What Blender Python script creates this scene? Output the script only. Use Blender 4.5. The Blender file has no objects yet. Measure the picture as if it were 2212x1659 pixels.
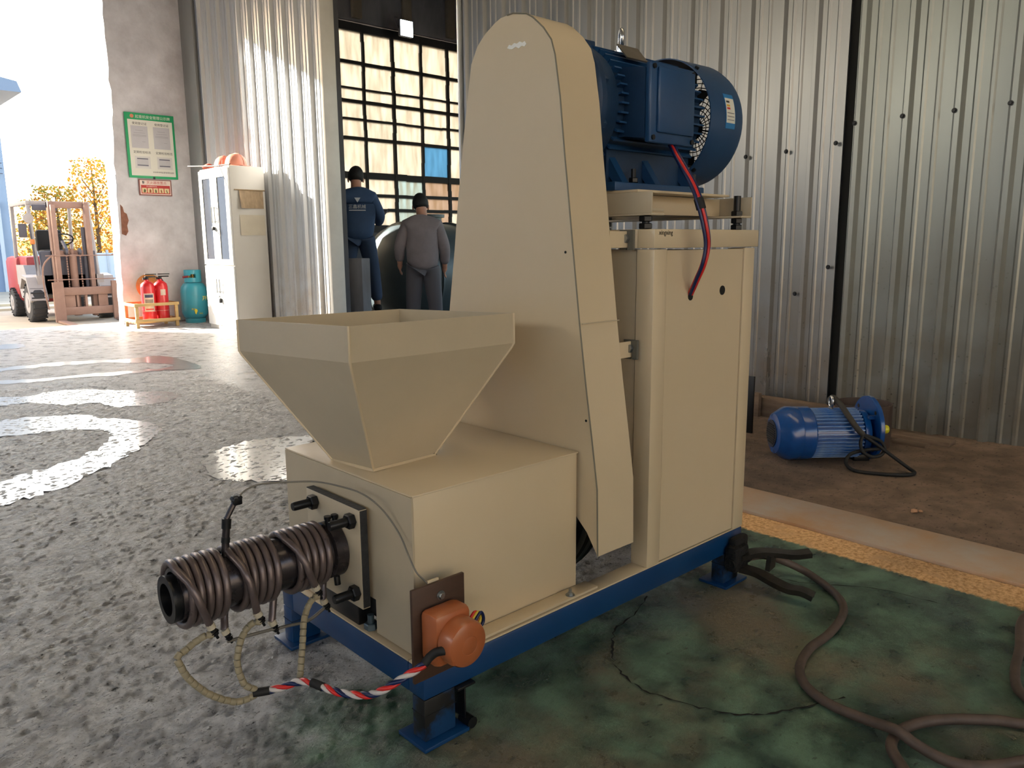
import bpy, bmesh, math, random
from mathutils import Vector, Matrix
random.seed(7)
sc = bpy.context.scene
COL = sc.collection
R = math.radians
# ------------------------------------------------------------------ camera
cam_d = bpy.data.cameras.new('camera'); cam = bpy.data.objects.new('camera', cam_d); COL.objects.link(cam)
cam_d.sensor_width = 36.0; cam_d.lens = 1700.0/2212.0*36.0; cam_d.clip_start = .05; cam_d.clip_end = 400
_r = Vector((0.73237, -0.68086, -0.00777)); _u = Vector((0.12533, 0.12359, 0.98439)); _f = Vector((0.66927, 0.72191, -0.17585))
cam.matrix_world = Matrix(((_r.x, _u.x, -_f.x, -0.8212), (_r.y, _u.y, -_f.y, -1.1622), (_r.z, _u.z, -_f.z, .95), (0, 0, 0, 1)))
sc.camera = cam
# ------------------------------------------------------------------ sky and sun
SUN_DIR = Vector((.65, -1.0, -.47)).normalized()
world = bpy.data.worlds.new('sky'); sc.world = world; world.use_nodes = True
nt = world.node_tree; nt.nodes.clear()
wo = nt.nodes.new('ShaderNodeOutputWorld'); bg = nt.nodes.new('ShaderNodeBackground'); sky = nt.nodes.new('ShaderNodeTexSky')
sky.sky_type = 'NISHITA'; sky.sun_disc = False; sky.sun_elevation = R(22); sky.sun_rotation = R(-33); sky.air_density = 1.0; sky.dust_density = 3.5; sky.ozone_density = 1.0
bg.inputs['Strength'].default_value = 1.0
wb = nt.nodes.new('ShaderNodeMix'); wb.data_type = 'RGBA'; wb.blend_type = 'MULTIPLY'; wb.inputs['Factor'].default_value = 1.; wb.inputs['B'].default_value = (1.0, .93, .82, 1)   # camera white balance
nt.links.new(sky.outputs[0], wb.inputs['A']); nt.links.new(wb.outputs['Result'], bg.inputs[0]); nt.links.new(bg.outputs[0], wo.inputs[0])
sd = bpy.data.lights.new('sun', 'SUN'); sd.energy = 34.0; sd.color = (1.0, .93, .82); sd.angle = R(.8)
so = bpy.data.objects.new('sun', sd); COL.objects.link(so); so.rotation_euler = SUN_DIR.to_track_quat('-Z', 'Y').to_euler(); so.location = (0, 30, 20)
vs = sc.view_settings; vs.view_transform = 'Standard'; vs.look = 'None'; vs.gamma = 1.0; vs.use_curve_mapping = False
vs.exposure = 0.14
sc.cycles.max_bounces = 7; sc.cycles.diffuse_bounces = 4; sc.cycles.glossy_bounces = 3; sc.cycles.transmission_bounces = 3; sc.cycles.caustics_reflective = False; sc.cycles.caustics_refractive = False
# ------------------------------------------------------------------ materials
MATS = {}
def L(h):  # sRGB 0-255 -> linear
    return tuple((c/255/12.92 if c/255 <= .04045 else ((c/255+.055)/1.055)**2.4) for c in h)
def node(t, typ, **kw):
    n = t.nodes.new(typ)
    for k, v in kw.items():
        if k in n.inputs: n.inputs[k].default_value = v
        else: setattr(n, k, v)
    return n
def mat(name, rgb, rough=.5, metal=0., spec=.5, noise=0., nscale=6., col2=None, bump=0., bscale=40., coat=0., stretch=None, emit=None, estr=0., rnoise=0.):
    if name in MATS: return MATS[name]
    m = bpy.data.materials.new(name); m.use_nodes = True; t = m.node_tree; b = t.nodes['Principled BSDF']
    c = L(rgb); b.inputs['Base Color'].default_value = (*c, 1); b.inputs['Roughness'].default_value = rough; b.inputs['Metallic'].default_value = metal
    b.inputs['Specular IOR Level'].default_value = spec; b.inputs['Coat Weight'].default_value = coat; b.inputs['Coat Roughness'].default_value = .12
    if emit: b.inputs['Emission Color'].default_value = (*L(emit), 1); b.inputs['Emission Strength'].default_value = estr
    tc = t.nodes.new('ShaderNodeTexCoord'); vec = tc.outputs['Object']
    if stretch:
        mp = t.nodes.new('ShaderNodeMapping'); mp.inputs['Scale'].default_value = stretch; t.links.new(vec, mp.inputs[0]); vec = mp.outputs[0]
    if noise > 0 or rnoise > 0:
        n = node(t, 'ShaderNodeTexNoise', Scale=nscale, Detail=8., Roughness=.62); t.links.new(vec, n.inputs['Vector'])
        rp = t.nodes.new('ShaderNodeValToRGB'); rp.color_ramp.elements[0].position = .36; rp.color_ramp.elements[1].position = .66
        c2 = L(col2) if col2 else tuple(x*.45 for x in c)
        rp.color_ramp.elements[0].color = (*[a*(1-noise)+b_*noise for a, b_ in zip(c, c2)], 1); rp.color_ramp.elements[1].color = (*c, 1)
        t.links.new(n.outputs['Fac'], rp.inputs[0])
        if noise > 0: t.links.new(rp.outputs[0], b.inputs['Base Color'])
        if rnoise > 0:
            mr = node(t, 'ShaderNodeMapRange'); mr.inputs[1].default_value = .3; mr.inputs[2].default_value = .7; mr.inputs[3].default_value = max(.02, rough-rnoise); mr.inputs[4].default_value = min(1, rough+rnoise)
            t.links.new(n.outputs['Fac'], mr.inputs[0]); t.links.new(mr.outputs[0], b.inputs['Roughness'])
    if bump > 0:
        n2 = node(t, 'ShaderNodeTexNoise', Scale=bscale, Detail=6., Roughness=.6); t.links.new(vec, n2.inputs['Vector'])
        bp = node(t, 'ShaderNodeBump', Strength=bump, Distance=.01); t.links.new(n2.outputs['Fac'], bp.inputs['Height']); t.links.new(bp.outputs[0], b.inputs['Normal'])
    MATS[name] = m; return m
CREAM = mat('cream paint', (207, 189, 158), .32, noise=.12, nscale=3.5, col2=(176, 160, 120), bump=.04, bscale=60, coat=.15)
CREAMD = mat('cream paint thin', (193, 179, 153), .36, noise=.2, nscale=5, col2=(150, 142, 122), bump=.05, bscale=60)
STEELEDGE = mat('raw cut steel', (58, 60, 64), .5, .5, noise=.5, nscale=60, bump=.4, bscale=120)
BLUE = mat('machine blue paint', (6, 58, 106), .38, noise=.3, nscale=8, col2=(6, 40, 80), coat=.1)
SOOT = mat('sooty blue paint', (10, 56, 98), .55, noise=1., nscale=11, col2=(5, 5, 6))
_rp = [n for n in SOOT.node_tree.nodes if n.type == 'VALTORGB'][0]; _rp.color_ramp.elements[0].position = .47; _rp.color_ramp.elements[1].position = .58
MBLUE = mat('motor blue paint', (30, 70, 112), .36, noise=.25, nscale=9, col2=(18, 44, 76), coat=.12)
MBLUED = mat('motor casting blue', (24, 54, 86), .45, noise=.4, nscale=14, col2=(10, 24, 40), bump=.1, bscale=90)
FBLUE = mat('glossy royal blue', (10, 72, 142), .25, noise=.25, nscale=20, col2=(6, 44, 92), coat=.4)
FBLUEW = mat('worn royal blue fins', (18, 96, 178), .28, noise=.6, nscale=38, col2=(170, 188, 200), stretch=(.5, 3, 3))
BLACK = mat('black oxide steel', (22, 23, 26), .38, .3, noise=.3, nscale=30)
RUBBER = mat('black rubber', (14, 14, 15), .7)
BRONZE = mat('dark heat-blued steel', (70, 64, 66), .26, .6, noise=.5, nscale=18, col2=(36, 36, 42), rnoise=.1)
COIL = mat('heater tube steel', (112, 100, 98), .34, .45, noise=.4, nscale=30, col2=(74, 62, 60), rnoise=.08)
CERAM = mat('white ceramic', (196, 188, 168), .55, noise=.3, nscale=50, col2=(150, 138, 112))
BEADM = mat('beige ceramic bead', (158, 148, 122), .6, noise=.4, nscale=40, col2=(116, 106, 84))
ZINC = mat('zinc bolt', (150, 152, 150), .3, .85)
BROWNP = mat('brown bakelite plate', (72, 50, 38), .5, noise=.35, nscale=8, stretch=(1, 1, 6), bump=.08)
COPPER = mat('orange brown plastic', (170, 96, 56), .32, noise=.12, nscale=6, coat=.15)
WIRER = mat('red wire', (206, 40, 36), .35); WIREB = mat('dark blue wire', (16, 32, 78), .35); WIREW = mat('white wire', (196, 190, 188), .4)
WIREY = mat('yellow wire', (222, 190, 60), .35); WIREG = mat('grey braided wire', (120, 116, 108), .5, .3)
CABLE = mat('dusty brown cable', (88, 74, 66), .62, noise=.5, nscale=25, col2=(46, 40, 38))
SHEET = mat('weathered silver sheet', (176, 176, 172), .34, .55, noise=.35, nscale=2.2, col2=(128, 126, 120), stretch=(1, 1, .18), rnoise=.07)
# ---- special surface materials
def sheet_mat(name, top, dirt, metal, rough):
    m = mat(name, top, rough, metal, noise=.3, nscale=2.5, col2=tuple(int(c*.78) for c in top), stretch=(1, 1, .15), rnoise=.06)
    t = m.node_tree; b = t.nodes['Principled BSDF']; src = b.inputs['Base Color'].links[0].from_socket
    tc = t.nodes.new('ShaderNodeTexCoord'); sp = t.nodes.new('ShaderNodeSeparateXYZ'); t.links.new(tc.outputs['Object'], sp.inputs[0])
    mr = node(t, 'ShaderNodeMapRange'); mr.inputs[1].default_value = .1; mr.inputs[2].default_value = 1.1; mr.inputs[3].default_value = .62; mr.inputs[4].default_value = 0
    t.links.new(sp.outputs[2], mr.inputs[0])
    ns = node(t, 'ShaderNodeTexNoise', Scale=5., Detail=7.); t.links.new(tc.outputs['Object'], ns.inputs['Vector'])
    mu = node(t, 'ShaderNodeMath', operation='MULTIPLY'); t.links.new(mr.outputs[0], mu.inputs[0])
    mr2 = node(t, 'ShaderNodeMapRange'); mr2.inputs[1].default_value = .32; mr2.inputs[2].default_value = .62; t.links.new(ns.outputs['Fac'], mr2.inputs[0]); t.links.new(mr2.outputs[0], mu.inputs[1])
    mx = t.nodes.new('ShaderNodeMix'); mx.data_type = 'RGBA'; mx.inputs['B'].default_value = (*L(dirt), 1)
    t.links.new(mu.outputs[0], mx.inputs['Factor']); t.links.new(src, mx.inputs['A'])
    # mud specks
    vo = node(t, 'ShaderNodeTexVoronoi', Scale=26.); t.links.new(tc.outputs['Object'], vo.inputs['Vector'])
    lt = node(t, 'ShaderNodeMath', operation='LESS_THAN'); lt.inputs[1].default_value = .13; t.links.new(vo.outputs['Distance'], lt.inputs[0])
    mu2 = node(t, 'ShaderNodeMath', operation='MULTIPLY'); t.links.new(lt.outputs[0], mu2.inputs[0]); t.links.new(mu.outputs[0], mu2.inputs[1])
    mx2 = t.nodes.new('ShaderNodeMix'); mx2.data_type = 'RGBA'; mx2.inputs['B'].default_value = (*L((58, 46, 36)), 1)
    t.links.new(mu2.outputs[0], mx2.inputs['Factor']); t.links.new(mx.outputs['Result'], mx2.inputs['A']); t.links.new(mx2.outputs['Result'], b.inputs['Base Color'])
    return m
WALLS = sheet_mat('ribbed wall sheet', (152, 152, 152), (128, 110, 88), .62, .32)
WALLB = sheet_mat('older greenish wall sheet', (148, 150, 146), (116, 102, 82), .55, .34)
PANELW = sheet_mat('white ribbed panel', (208, 210, 212), (170, 150, 124), .12, .42)
TRIMG = mat('grey flat trim', (150, 152, 152), .45, .3, noise=.2, nscale=3, stretch=(1, 1, .2))

def floor_mat():
    m = bpy.data.materials.new('workshop floor'); m.use_nodes = True; t = m.node_tree; b = t.nodes['Principled BSDF']
    tc = t.nodes.new('ShaderNodeTexCoord'); P = tc.outputs['Object']
    sp = t.nodes.new('ShaderNodeSeparateXYZ'); t.links.new(P, sp.inputs[0])
    def noise(s, d=8., r=.6, off=0., st=None):
        v = P
        if off or st:
            mp = t.nodes.new('ShaderNodeMapping'); mp.inputs['Location'].default_value = (off, off*.7, 0)
            if st: mp.inputs['Scale'].default_value = st
            t.links.new(P, mp.inputs[0]); v = mp.outputs[0]
        n = node(t, 'ShaderNodeTexNoise', Scale=s, Detail=d, Roughness=r); t.links.new(v, n.inputs['Vector']); return n.outputs['Fac']
    def ramp(x, a, b_, lo=0., hi=1.):
        mr = node(t, 'ShaderNodeMapRange', interpolation_type='SMOOTHSTEP'); mr.inputs[1].default_value = a; mr.inputs[2].default_value = b_; mr.inputs[3].default_value = lo; mr.inputs[4].default_value = hi
        t.links.new(x, mr.inputs[0]); return mr.outputs[0]
    def op(o, a, b_):
        n = node(t, 'ShaderNodeMath', operation=o)
        for i, v in enumerate((a, b_)):
            if isinstance(v, (int, float)): n.inputs[i].default_value = v
            else: t.links.new(v, n.inputs[i])
        return n.outputs[0]
    def mix(fac, a, b_):
        x = t.nodes.new('ShaderNodeMix'); x.data_type = 'RGBA'
        for k, v in (('A', a), ('B', b_)):
            if isinstance(v, tuple): x.inputs[k].default_value = (*v, 1)
            else: t.links.new(v, x.inputs[k])
        t.links.new(fac, x.inputs['Factor']); return x.outputs['Result']
    X, Y = sp.outputs[0], sp.outputs[1]
    n1, n2, n3, n4 = noise(1.6), noise(9., off=3.), noise(42., off=7., st=(1, 1.6, 1)), noise(.7, 4., off=11.)
    grey = mix(ramp(n2, .36, .62), L((172, 172, 174)), L((226, 226, 228)))
    grey = mix(ramp(n1, .58, .76), grey, L((190, 178, 164)))
    grey = mix(ramp(n3, .59, .68), grey, L((84, 83, 82)))
    n5 = noise(150., 5., .6, 9., (1, 1.4, 1)); grey = mix(ramp(n5, .56, .70), grey, L((76, 75, 74))); n6 = noise(60., 6., .7, 17.); grey = mix(ramp(n6, .6, .7), grey, L((210, 208, 206)))
    green = mix(ramp(n2, .38, .66), L((50, 74, 62)), L((104, 136, 114)))
    green = mix(ramp(n1, .5, .68), green, L((122, 112, 92)))
    green = mix(ramp(n3, .60, .72), green, L((34, 42, 36)))
    dirt = mix(ramp(n2, .3, .7), L((104, 86, 70)), L((138, 116, 98)))
    dirt = mix(ramp(n3, .57, .70), dirt, L((58, 46, 38)))
    n7 = noise(75., 9., .72, 21.)
    oran = mix(ramp(n7, .36, .6), L((200, 144, 92)), L((246, 204, 146)))
    oran = mix(ramp(n2, .5, .7), oran, L((222, 178, 130)))
    # painted green zone: right side of the machine, ragged worn border
    yb = op('ADD', op('ADD', Y, op('MULTIPLY', op('SUBTRACT', n1, .5), .9)), op('MULTIPLY', op('SUBTRACT', n2, .5), .35))
    xb = op('ADD', X, op('MULTIPLY', op('SUBTRACT', n2, .5), .8))
    gz = op('MULTIPLY', ramp(yb, .30, .10), ramp(xb, -.55, -.2))
    wobx = op('ADD', X, op('MULTIPLY', op('SUBTRACT', n3, .5), .05))
    skew = op('ADD', wobx, op('MULTIPLY', Y, -.01))
    near = ramp(Y, 1.9, 1.5)
    col = mix(gz, grey, green)
    col = mix(op('MULTIPLY', ramp(skew, 1.452, 1.468), near), col, oran)
    col = mix(op('MULTIPLY', ramp(skew, 1.60, 1.62), near), col, dirt)
    t.links.new(col, b.inputs['Base Color'])
    rr = mix(op('MULTIPLY', ramp(skew, 1.452, 1.468), near), (.30, .30, .30), (.85, .85, .85))
    rn = t.nodes.new('ShaderNodeMath'); rn.operation = 'MULTIPLY_ADD'; t.links.new(n2, rn.inputs[0]); rn.inputs[1].default_value = .3; 
    rg = t.nodes.new('ShaderNodeSeparateColor'); t.links.new(rr, rg.inputs[0]); sb = op('SUBTRACT', rg.outputs[0], .15); t.links.new(sb, rn.inputs[2])
    t.links.new(rn.outputs[0], b.inputs['Roughness'])
    h = op('ADD', op('MULTIPLY', noise(28., 10., .72, 5., (1., 1.5, 1)), 1.), op('MULTIPLY', noise(95., 6., .65, 2.), .3))
    smooth = op('MULTIPLY', gz, ramp(n4, .40, .56))
    bstr = op('SUBTRACT', .95, op('MULTIPLY', smooth, .6))
    bp = node(t, 'ShaderNodeBump', Distance=.035); t.links.new(bstr, bp.inputs['Strength']); t.links.new(h, bp.inputs['Height']); t.links.new(bp.outputs[0], b.inputs['Normal'])
    return m
FLOOR = floor_mat()
WATER = mat('wet film on concrete', (130, 128, 128), .32, spec=.6, noise=.5, nscale=14, col2=(40, 40, 40), bump=.2, bscale=30, coat=.6)
CRACK = mat('floor crack', (14, 14, 13), .9)
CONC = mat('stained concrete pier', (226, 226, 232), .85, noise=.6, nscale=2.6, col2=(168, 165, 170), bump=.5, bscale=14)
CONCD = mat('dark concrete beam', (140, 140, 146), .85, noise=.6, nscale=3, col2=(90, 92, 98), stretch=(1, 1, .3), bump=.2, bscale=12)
BRICK = mat('exposed brick rubble', (150, 104, 86), .9, noise=.6, nscale=14, bump=.6, bscale=30)
ASPH = mat('outdoor concrete yard', (204, 188, 164), .8, noise=.4, nscale=1.2, col2=(120, 114, 110), bump=.2, bscale=20)
ROOF = mat('roof sheet underside', (150, 140, 124), .6, noise=.3, nscale=1)
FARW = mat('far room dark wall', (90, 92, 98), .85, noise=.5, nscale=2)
RUST = mat('rusty steel plate', (190, 182, 172), .45, .15, noise=.85, nscale=4, col2=(190, 146, 100), bump=.15, bscale=30)
RUSTP = mat('rust brown pipe', (82, 68, 62), .55, .3, noise=.5, nscale=6, col2=(54, 44, 40))
WOODG = mat('old grey timber', (124, 104, 86), .8, noise=.6, nscale=5, stretch=(6, 1, 6), col2=(76, 60, 48), bump=.2)
CHROME = mat('chrome eye bolt', (186, 188, 190), .2, .9)
def pane_mat(name, rgb, tr=.75, dirt=(120, 104, 78)):
    m = bpy.data.materials.new(name); m.use_nodes = True; t = m.node_tree; b = t.nodes['Principled BSDF']; o = t.nodes['Material Output']
    tc = t.nodes.new('ShaderNodeTexCoord'); mp = t.nodes.new('ShaderNodeMapping'); mp.inputs['Scale'].default_value = (6, 6, 1.1); t.links.new(tc.outputs['Object'], mp.inputs[0])
    n = node(t, 'ShaderNodeTexNoise', Scale=2.2, Detail=7.); t.links.new(mp.outputs[0], n.inputs['Vector'])
    rp = t.nodes.new('ShaderNodeValToRGB'); rp.color_ramp.elements[0].position = .3; rp.color_ramp.elements[1].position = .62
    c = L(rgb); d = L(dirt); rp.color_ramp.elements[0].color = (*[(a+e)/2 for a, e in zip(c, d)], 1); rp.color_ramp.elements[1].color = (*c, 1); t.links.new(n.outputs['Fac'], rp.inputs[0])
    tl = t.nodes.new('ShaderNodeBsdfTranslucent'); t.links.new(rp.outputs[0], tl.inputs[0]); t.links.new(rp.outputs[0], b.inputs['Base Color']); b.inputs['Roughness'].default_value = .5
    ms = t.nodes.new('ShaderNodeMixShader'); ms.inputs[0].default_value = tr; t.links.new(b.outputs[0], ms.inputs[1]); t.links.new(tl.outputs[0], ms.inputs[2]); t.links.new(ms.outputs[0], o.inputs[0])
    MATS[name] = m; return m
PANE = pane_mat('dusty cream window pane', (172, 170, 164), dirt=(132, 126, 114)); PANEB = pane_mat('blue window pane', (104, 138, 160), dirt=(84,112,130)); PANEG = pane_mat('pale teal window pane', (150, 162, 164)); PANER = pane_mat('brownish window pane', (150, 140, 132))
TOPL = pane_mat('added toplight strip', (226, 218, 200), .85, (200, 192, 172))
IRON = mat('black window iron', (26, 26, 28), .7)
# ------------------------------------------------------------------ geometry helpers
def nb(): return bmesh.new()
def box(bm, x0, x1, y0, y1, z0, z1, bev=0.):
    vs_ = [bm.verts.new(p) for p in ((x0, y0, z0), (x1, y0, z0), (x1, y1, z0), (x0, y1, z0), (x0, y0, z1), (x1, y0, z1), (x1, y1, z1), (x0, y1, z1))]
    fs = [bm.faces.new([vs_[i] for i in q]) for q in ((0, 3, 2, 1), (4, 5, 6, 7), (0, 1, 5, 4), (1, 2, 6, 5), (2, 3, 7, 6), (3, 0, 4, 7))]
    if bev > 0:
        es = {e for f in fs for e in f.edges}
        bmesh.ops.bevel(bm, geom=list(es), offset=bev, segments=2, affect='EDGES', profile=.5)
    return bm
def frame_from(d):
    d = Vector(d).normalized(); a = Vector((0, 0, 1)) if abs(d.z) < .9 else Vector((1, 0, 0))
    u = d.cross(a).normalized(); return u, d.cross(u).normalized()
def ring(bm, c, u, v, r, n, ph=0.):
    return [bm.verts.new(Vector(c)+u*(r*math.cos(ph+2*math.pi*i/n))+v*(r*math.sin(ph+2*math.pi*i/n))) for i in range(n)]
def bridge(bm, a, b):
    n = len(a)
    for i in range(n): bm.faces.new((a[i], a[(i+1) % n], b[(i+1) % n], b[i]))
def rev(bm, prof, o, axis, n=32, cap0=True, cap1=True, ph=0.):
    """profile [(radius, height)] turned about an axis"""
    o = Vector(o); d = Vector(axis).normalized(); u, v = frame_from(d); rs = []
    for r, h in prof: rs.append(ring(bm, o+d*h, u, v, max(r, 1e-5), n, ph))
    for a, b in zip(rs, rs[1:]): bridge(bm, a, b)
    if cap0: bm.faces.new(rs[0][::-1])
    if cap1: bm.faces.new(rs[-1])
    return bm
def cyl(bm, p0, p1, r0, r1=None, n=20, ph=0.):
    p0, p1 = Vector(p0), Vector(p1); d = p1-p0
    return rev(bm, [(r0, 0), (r1 if r1 is not None else r0, d.length)], p0, d, n, ph=ph)
def smooth_path(pts, k=6):
    P = [Vector(p) for p in pts]; P = [P[0]*2-P[1]]+P+[P[-1]*2-P[-2]]; out = []
    for i in range(1, len(P)-2):
        a, b, c, d = P[i-1:i+3]
        for j in range(k):
            t = j/k; out.append(.5*((2*b)+(c-a)*t+(2*a-5*b+4*c-d)*t*t+(3*b-a-3*c+d)*t**3))
    out.append(P[-2]); return out
def tube(bm, pts, r, n=8, caps=True):
    P = [Vector(p) for p in pts]; rr = r if isinstance(r, (list, tuple)) else [r]*len(P)
    d = (P[1]-P[0]).normalized(); u, v = frame_from(d); prev = None
    for i, p in enumerate(P):
        nd = ((P[min(i+1, len(P)-1)]-P[max(i-1, 0)]).normalized())
        q = d.rotation_difference(nd); u = q @ u; u = (u-nd*u.dot(nd)).normalized(); v = nd.cross(u); d = nd
        rg = ring(bm, p, u, v, rr[i], n)
        if prev: bridge(bm, prev, rg)
        elif caps: bm.faces.new(rg[::-1])
        prev = rg
    if caps: bm.faces.new(prev)
    return bm
def prism(bm, poly, ax, a, b, smooth=False):
    """polygon in the two other axes, extruded along ax from a to b"""
    def P(q, w): return {'x': (w, q[0], q[1]), 'y': (q[0], w, q[1]), 'z': (q[0], q[1], w)}[ax]
    A = [bm.verts.new(P(q, a)) for q in poly]; B = [bm.verts.new(P(q, b)) for q in poly]
    bridge(bm, A, B); bm.faces.new(A[::-1]); bm.faces.new(B); return bm
def hexa(bm, c, axis, r, h): return rev(bm, [(r*.9, 0), (r, h*.12), (r, h*.85), (r*.88, h)], c, axis, 6)
def mesh(bm, mt, sharp=32, rec=True, name='m'):
    if rec: bmesh.ops.recalc_face_normals(bm, faces=bm.faces)
    me = bpy.data.meshes.new(name); bm.to_mesh(me); bm.free()
    for x in (mt if isinstance(mt, (list, tuple)) else [mt]): me.materials.append(x)
    me.shade_smooth(); me.set_sharp_from_angle(angle=R(sharp)); return me
def obj(name, bm, mt=None, parent=None, sharp=32, label=None):
    me = bm if isinstance(bm, bpy.types.Mesh) else mesh(bm, mt, sharp, name=name)
    o = bpy.data.objects.new(name, me); COL.objects.link(o)
    if parent is not None:
        o.parent = parent
        if parent.get('_w'): o.location = -Vector(parent.location)
    if label: o['label'] = label
    return o
def tag(o, label, cat, group=None, kind=None):
    if label: o['label'] = label
    if cat: o['category'] = cat
    if group: o['group'] = group
    if kind: o['kind'] = kind
    return o
def thing(name, label, cat, loc=(0, 0, 0), rotz=0., group=None, world=False):
    o = bpy.data.objects.new(name, None); COL.objects.link(o); o.location = loc; o.rotation_euler = (0, 0, rotz); o.empty_display_size = .1
    if world: o['_w'] = 1
    return tag(o, label, cat, group)
def struct(name, bm, mt, label=None, sharp=32):
    o = obj(name, bm, mt, sharp=sharp); o['kind'] = 'structure'
    if label: o['label'] = label
    return o
def text(name, body, size, mt, parent, M, ext=.0006, align='LEFT'):
    cu = bpy.data.curves.new('t', 'FONT'); cu.body = body; cu.size = size; cu.extrude = ext; cu.align_x = align; cu.resolution_u = 2
    t = bpy.data.objects.new('t', cu); COL.objects.link(t); bpy.context.view_layer.update()
    me = bpy.data.meshes.new_from_object(t.evaluated_get(bpy.context.evaluated_depsgraph_get())); bpy.data.objects.remove(t)
    me.materials.clear(); me.materials.append(mt); me.transform(M)
    o = bpy.data.objects.new(name, me); COL.objects.link(o); o.parent = parent
    if parent is not None and parent.get('_w'): o.location = -Vector(parent.location)
    return o
def face_frame(o, right, up):   # matrix placing text on a plane
    r_ = Vector(right).normalized(); u_ = Vector(up).normalized(); n_ = r_.cross(u_); return Matrix(((r_.x, u_.x, n_.x, o[0]), (r_.y, u_.y, n_.y, o[1]), (r_.z, u_.z, n_.z, o[2]), (0, 0, 0, 1)))
# ================================================================== SETTING
def floor_mesh():
    """concrete slab; the top is truly uneven around the machine and flat farther off"""
    from mathutils import noise as ns
    x0, x1, y0, y1, st = -1.1, 1.45, -1.15, 5.2, .0098
    nx, ny = int((x1-x0)/st), int((y1-y0)/st); V = []; F = []
    for j in range(ny+1):
        y = y0+(y1-y0)*j/ny
        for i in range(nx+1):
            x = x0+(x1-x0)*i/nx
            e = min(1, (x-x0)/.1, (x1-x)/.1, (y-y0)/.1, (y1-y)/.25)
            h = ns.fractal((x*34, y*50, 1.3), .62, 2.1, 4); h2 = ns.noise((x*4, y*5, 7.))
            g = max(0., min(1., (y+.05+.25*h2)/.25)); amp = .0058*(.22+.78*max(g, min(1., max(0., (-x-.1)/.3))))
            k = max(-1.3, min(.6, h))-.25
            V.append((x, y, e*amp*k))
    for j in range(ny):
        for i in range(nx): q = j*(nx+1)+i; F.append((q, q+1, q+nx+2, q+nx+1))
    def quad(*p): n = len(V); V.extend(p); F.append(tuple(range(n, n+len(p))))
    quad((-9, -9, 0), (x0, -9, 0), (x0, 9.6, 0), (-9, 9.6, 0)); quad((x1, -9, 0), (4.05, -9, 0), (3.32, 2.2, 0), (3.32, 3.5, 0), (3.62, 3.5, 0), (3.62, 9.6, 0), (x1, 9.6, 0)); quad((x0, -9, 0), (x1, -9, 0), (x1, y0, 0), (x0, y0, 0)); quad((x0, y1, 0), (x1, y1, 0), (x1, 9.6, 0), (x0, 9.6, 0))
    n = len(V); P = [(-9, -9), (4.05, -9), (3.32, 2.2), (3.32, 3.5), (3.62, 3.5), (3.62, 9.6), (-9, 9.6)]; V.extend([(x, y, -.02) for x, y in P]+[(x, y, -.25) for x, y in P]); m_ = len(P)
    F.append(tuple(range(n, n+m_))); F.append(tuple(range(n+2*m_-1, n+m_-1, -1)))
    for i in range(m_): j = (i+1) % m_; F.append((n+i, n+m_+i, n+m_+j, n+j))
    me = bpy.data.meshes.new('floor'); me.from_pydata(V, [], F); me.materials.append(FLOOR); me.shade_smooth(); return me
FL = obj('floor', floor_mesh()); FL['kind'] = 'structure'; FL['label'] = 'rough worn concrete workshop floor with green paint and wet patches'
PU = {
 'PU1': [(-0.096,3.969),(0,3.925),(0.204,3.880),(0.395,3.744),(0.420,3.585),(0.514,3.465),(0.570,3.306),(0.583,3.098),(0.525,2.973),(0.444,2.840),(0.316,2.694),(0.196,2.548),(0.069,2.434),(-0.085,2.300),(-0.209,2.242),(-0.309,2.219),(-0.378,2.218),(-.62,2.26),(-.58,2.5),(-0.330,2.513),(-0.250,2.543),(-0.129,2.628),(0.007,2.684),(0.142,2.792),(0.251,2.910),(0.332,3.077),(0.357,3.184),(0.339,3.270),(0.229,3.380),(0.074,3.442),(-0.083,3.466),(-0.173,3.491),(-.5,3.6),(-.45,3.98)],
 'PU2': [(-.3,4.9),(0.044,4.836),(0.151,4.763),(0.293,4.655),(0.422,4.743),(0.601,4.652),(0.742,4.509),(0.888,4.271),(1.017,4.104),(1.025,3.974),(0.902,3.838),(0.769,3.780),(0.639,3.818),(0.570,3.918),(0.527,4.117),(0.379,4.140),(0.241,4.405),(0.086,4.403),(-0.019,4.446),(-.3,4.52)],
 'PU3': [(0,6.2),(0.309,6.179),(0.405,6.165),(0.665,6.193),(0.990,6.149),(1.332,5.979),(1.557,6.002),(1.626,5.613),(1.572,5.041),(1.415,5.045),(1.227,5.136),(0.959,5.118),(0.688,5.210),(0.457,5.225),(0.250,5.309),(0.170,5.349),(-.1,5.45),(-.08,5.58),(0.194,5.493),(0.276,5.453),(0.534,5.367),(0.823,5.352),(1.107,5.259),(1.375,5.244),(1.457,5.378),(1.333,5.619),(1.075,5.885),(0.773,5.971),(0.572,5.993),(0.373,5.990),(0.283,6.022),(0,6.05)],
 'PU4': [(0.492,2.308),(0.592,2.421),(0.704,2.483),(0.825,2.505),(1.005,2.411),(1.080,2.315),(1.014,2.157),(0.880,1.960),(0.689,1.738),(0.583,1.785),(0.492,1.860),(0.419,1.974),(0.436,2.136)],
 'PU5': [(.4,8.0),(0.730,7.964),(0.899,7.870),(0.855,7.592),(0.718,7.506),(.4,7.55)],
 'PU6': [(1.416,8.221),(1.724,8.191),(1.792,7.920),(1.510,7.931),(1.389,8.059)]}
def resample_closed(poly, k=5):
    n = len(poly); out = []
    for i in range(n):
        a, b, c, d = [Vector((*poly[(i+j-1) % n], 0)) for j in range(4)]
        for j in range(k):
            t = j/k; p = .5*((2*b)+(c-a)*t+(2*a-5*b+4*c-d)*t*t+(3*b-a-3*c+d)*t**3)
            out.append((p.x+random.uniform(-.012, .012), p.y+random.uniform(-.03, .03)))
    return out
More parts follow.
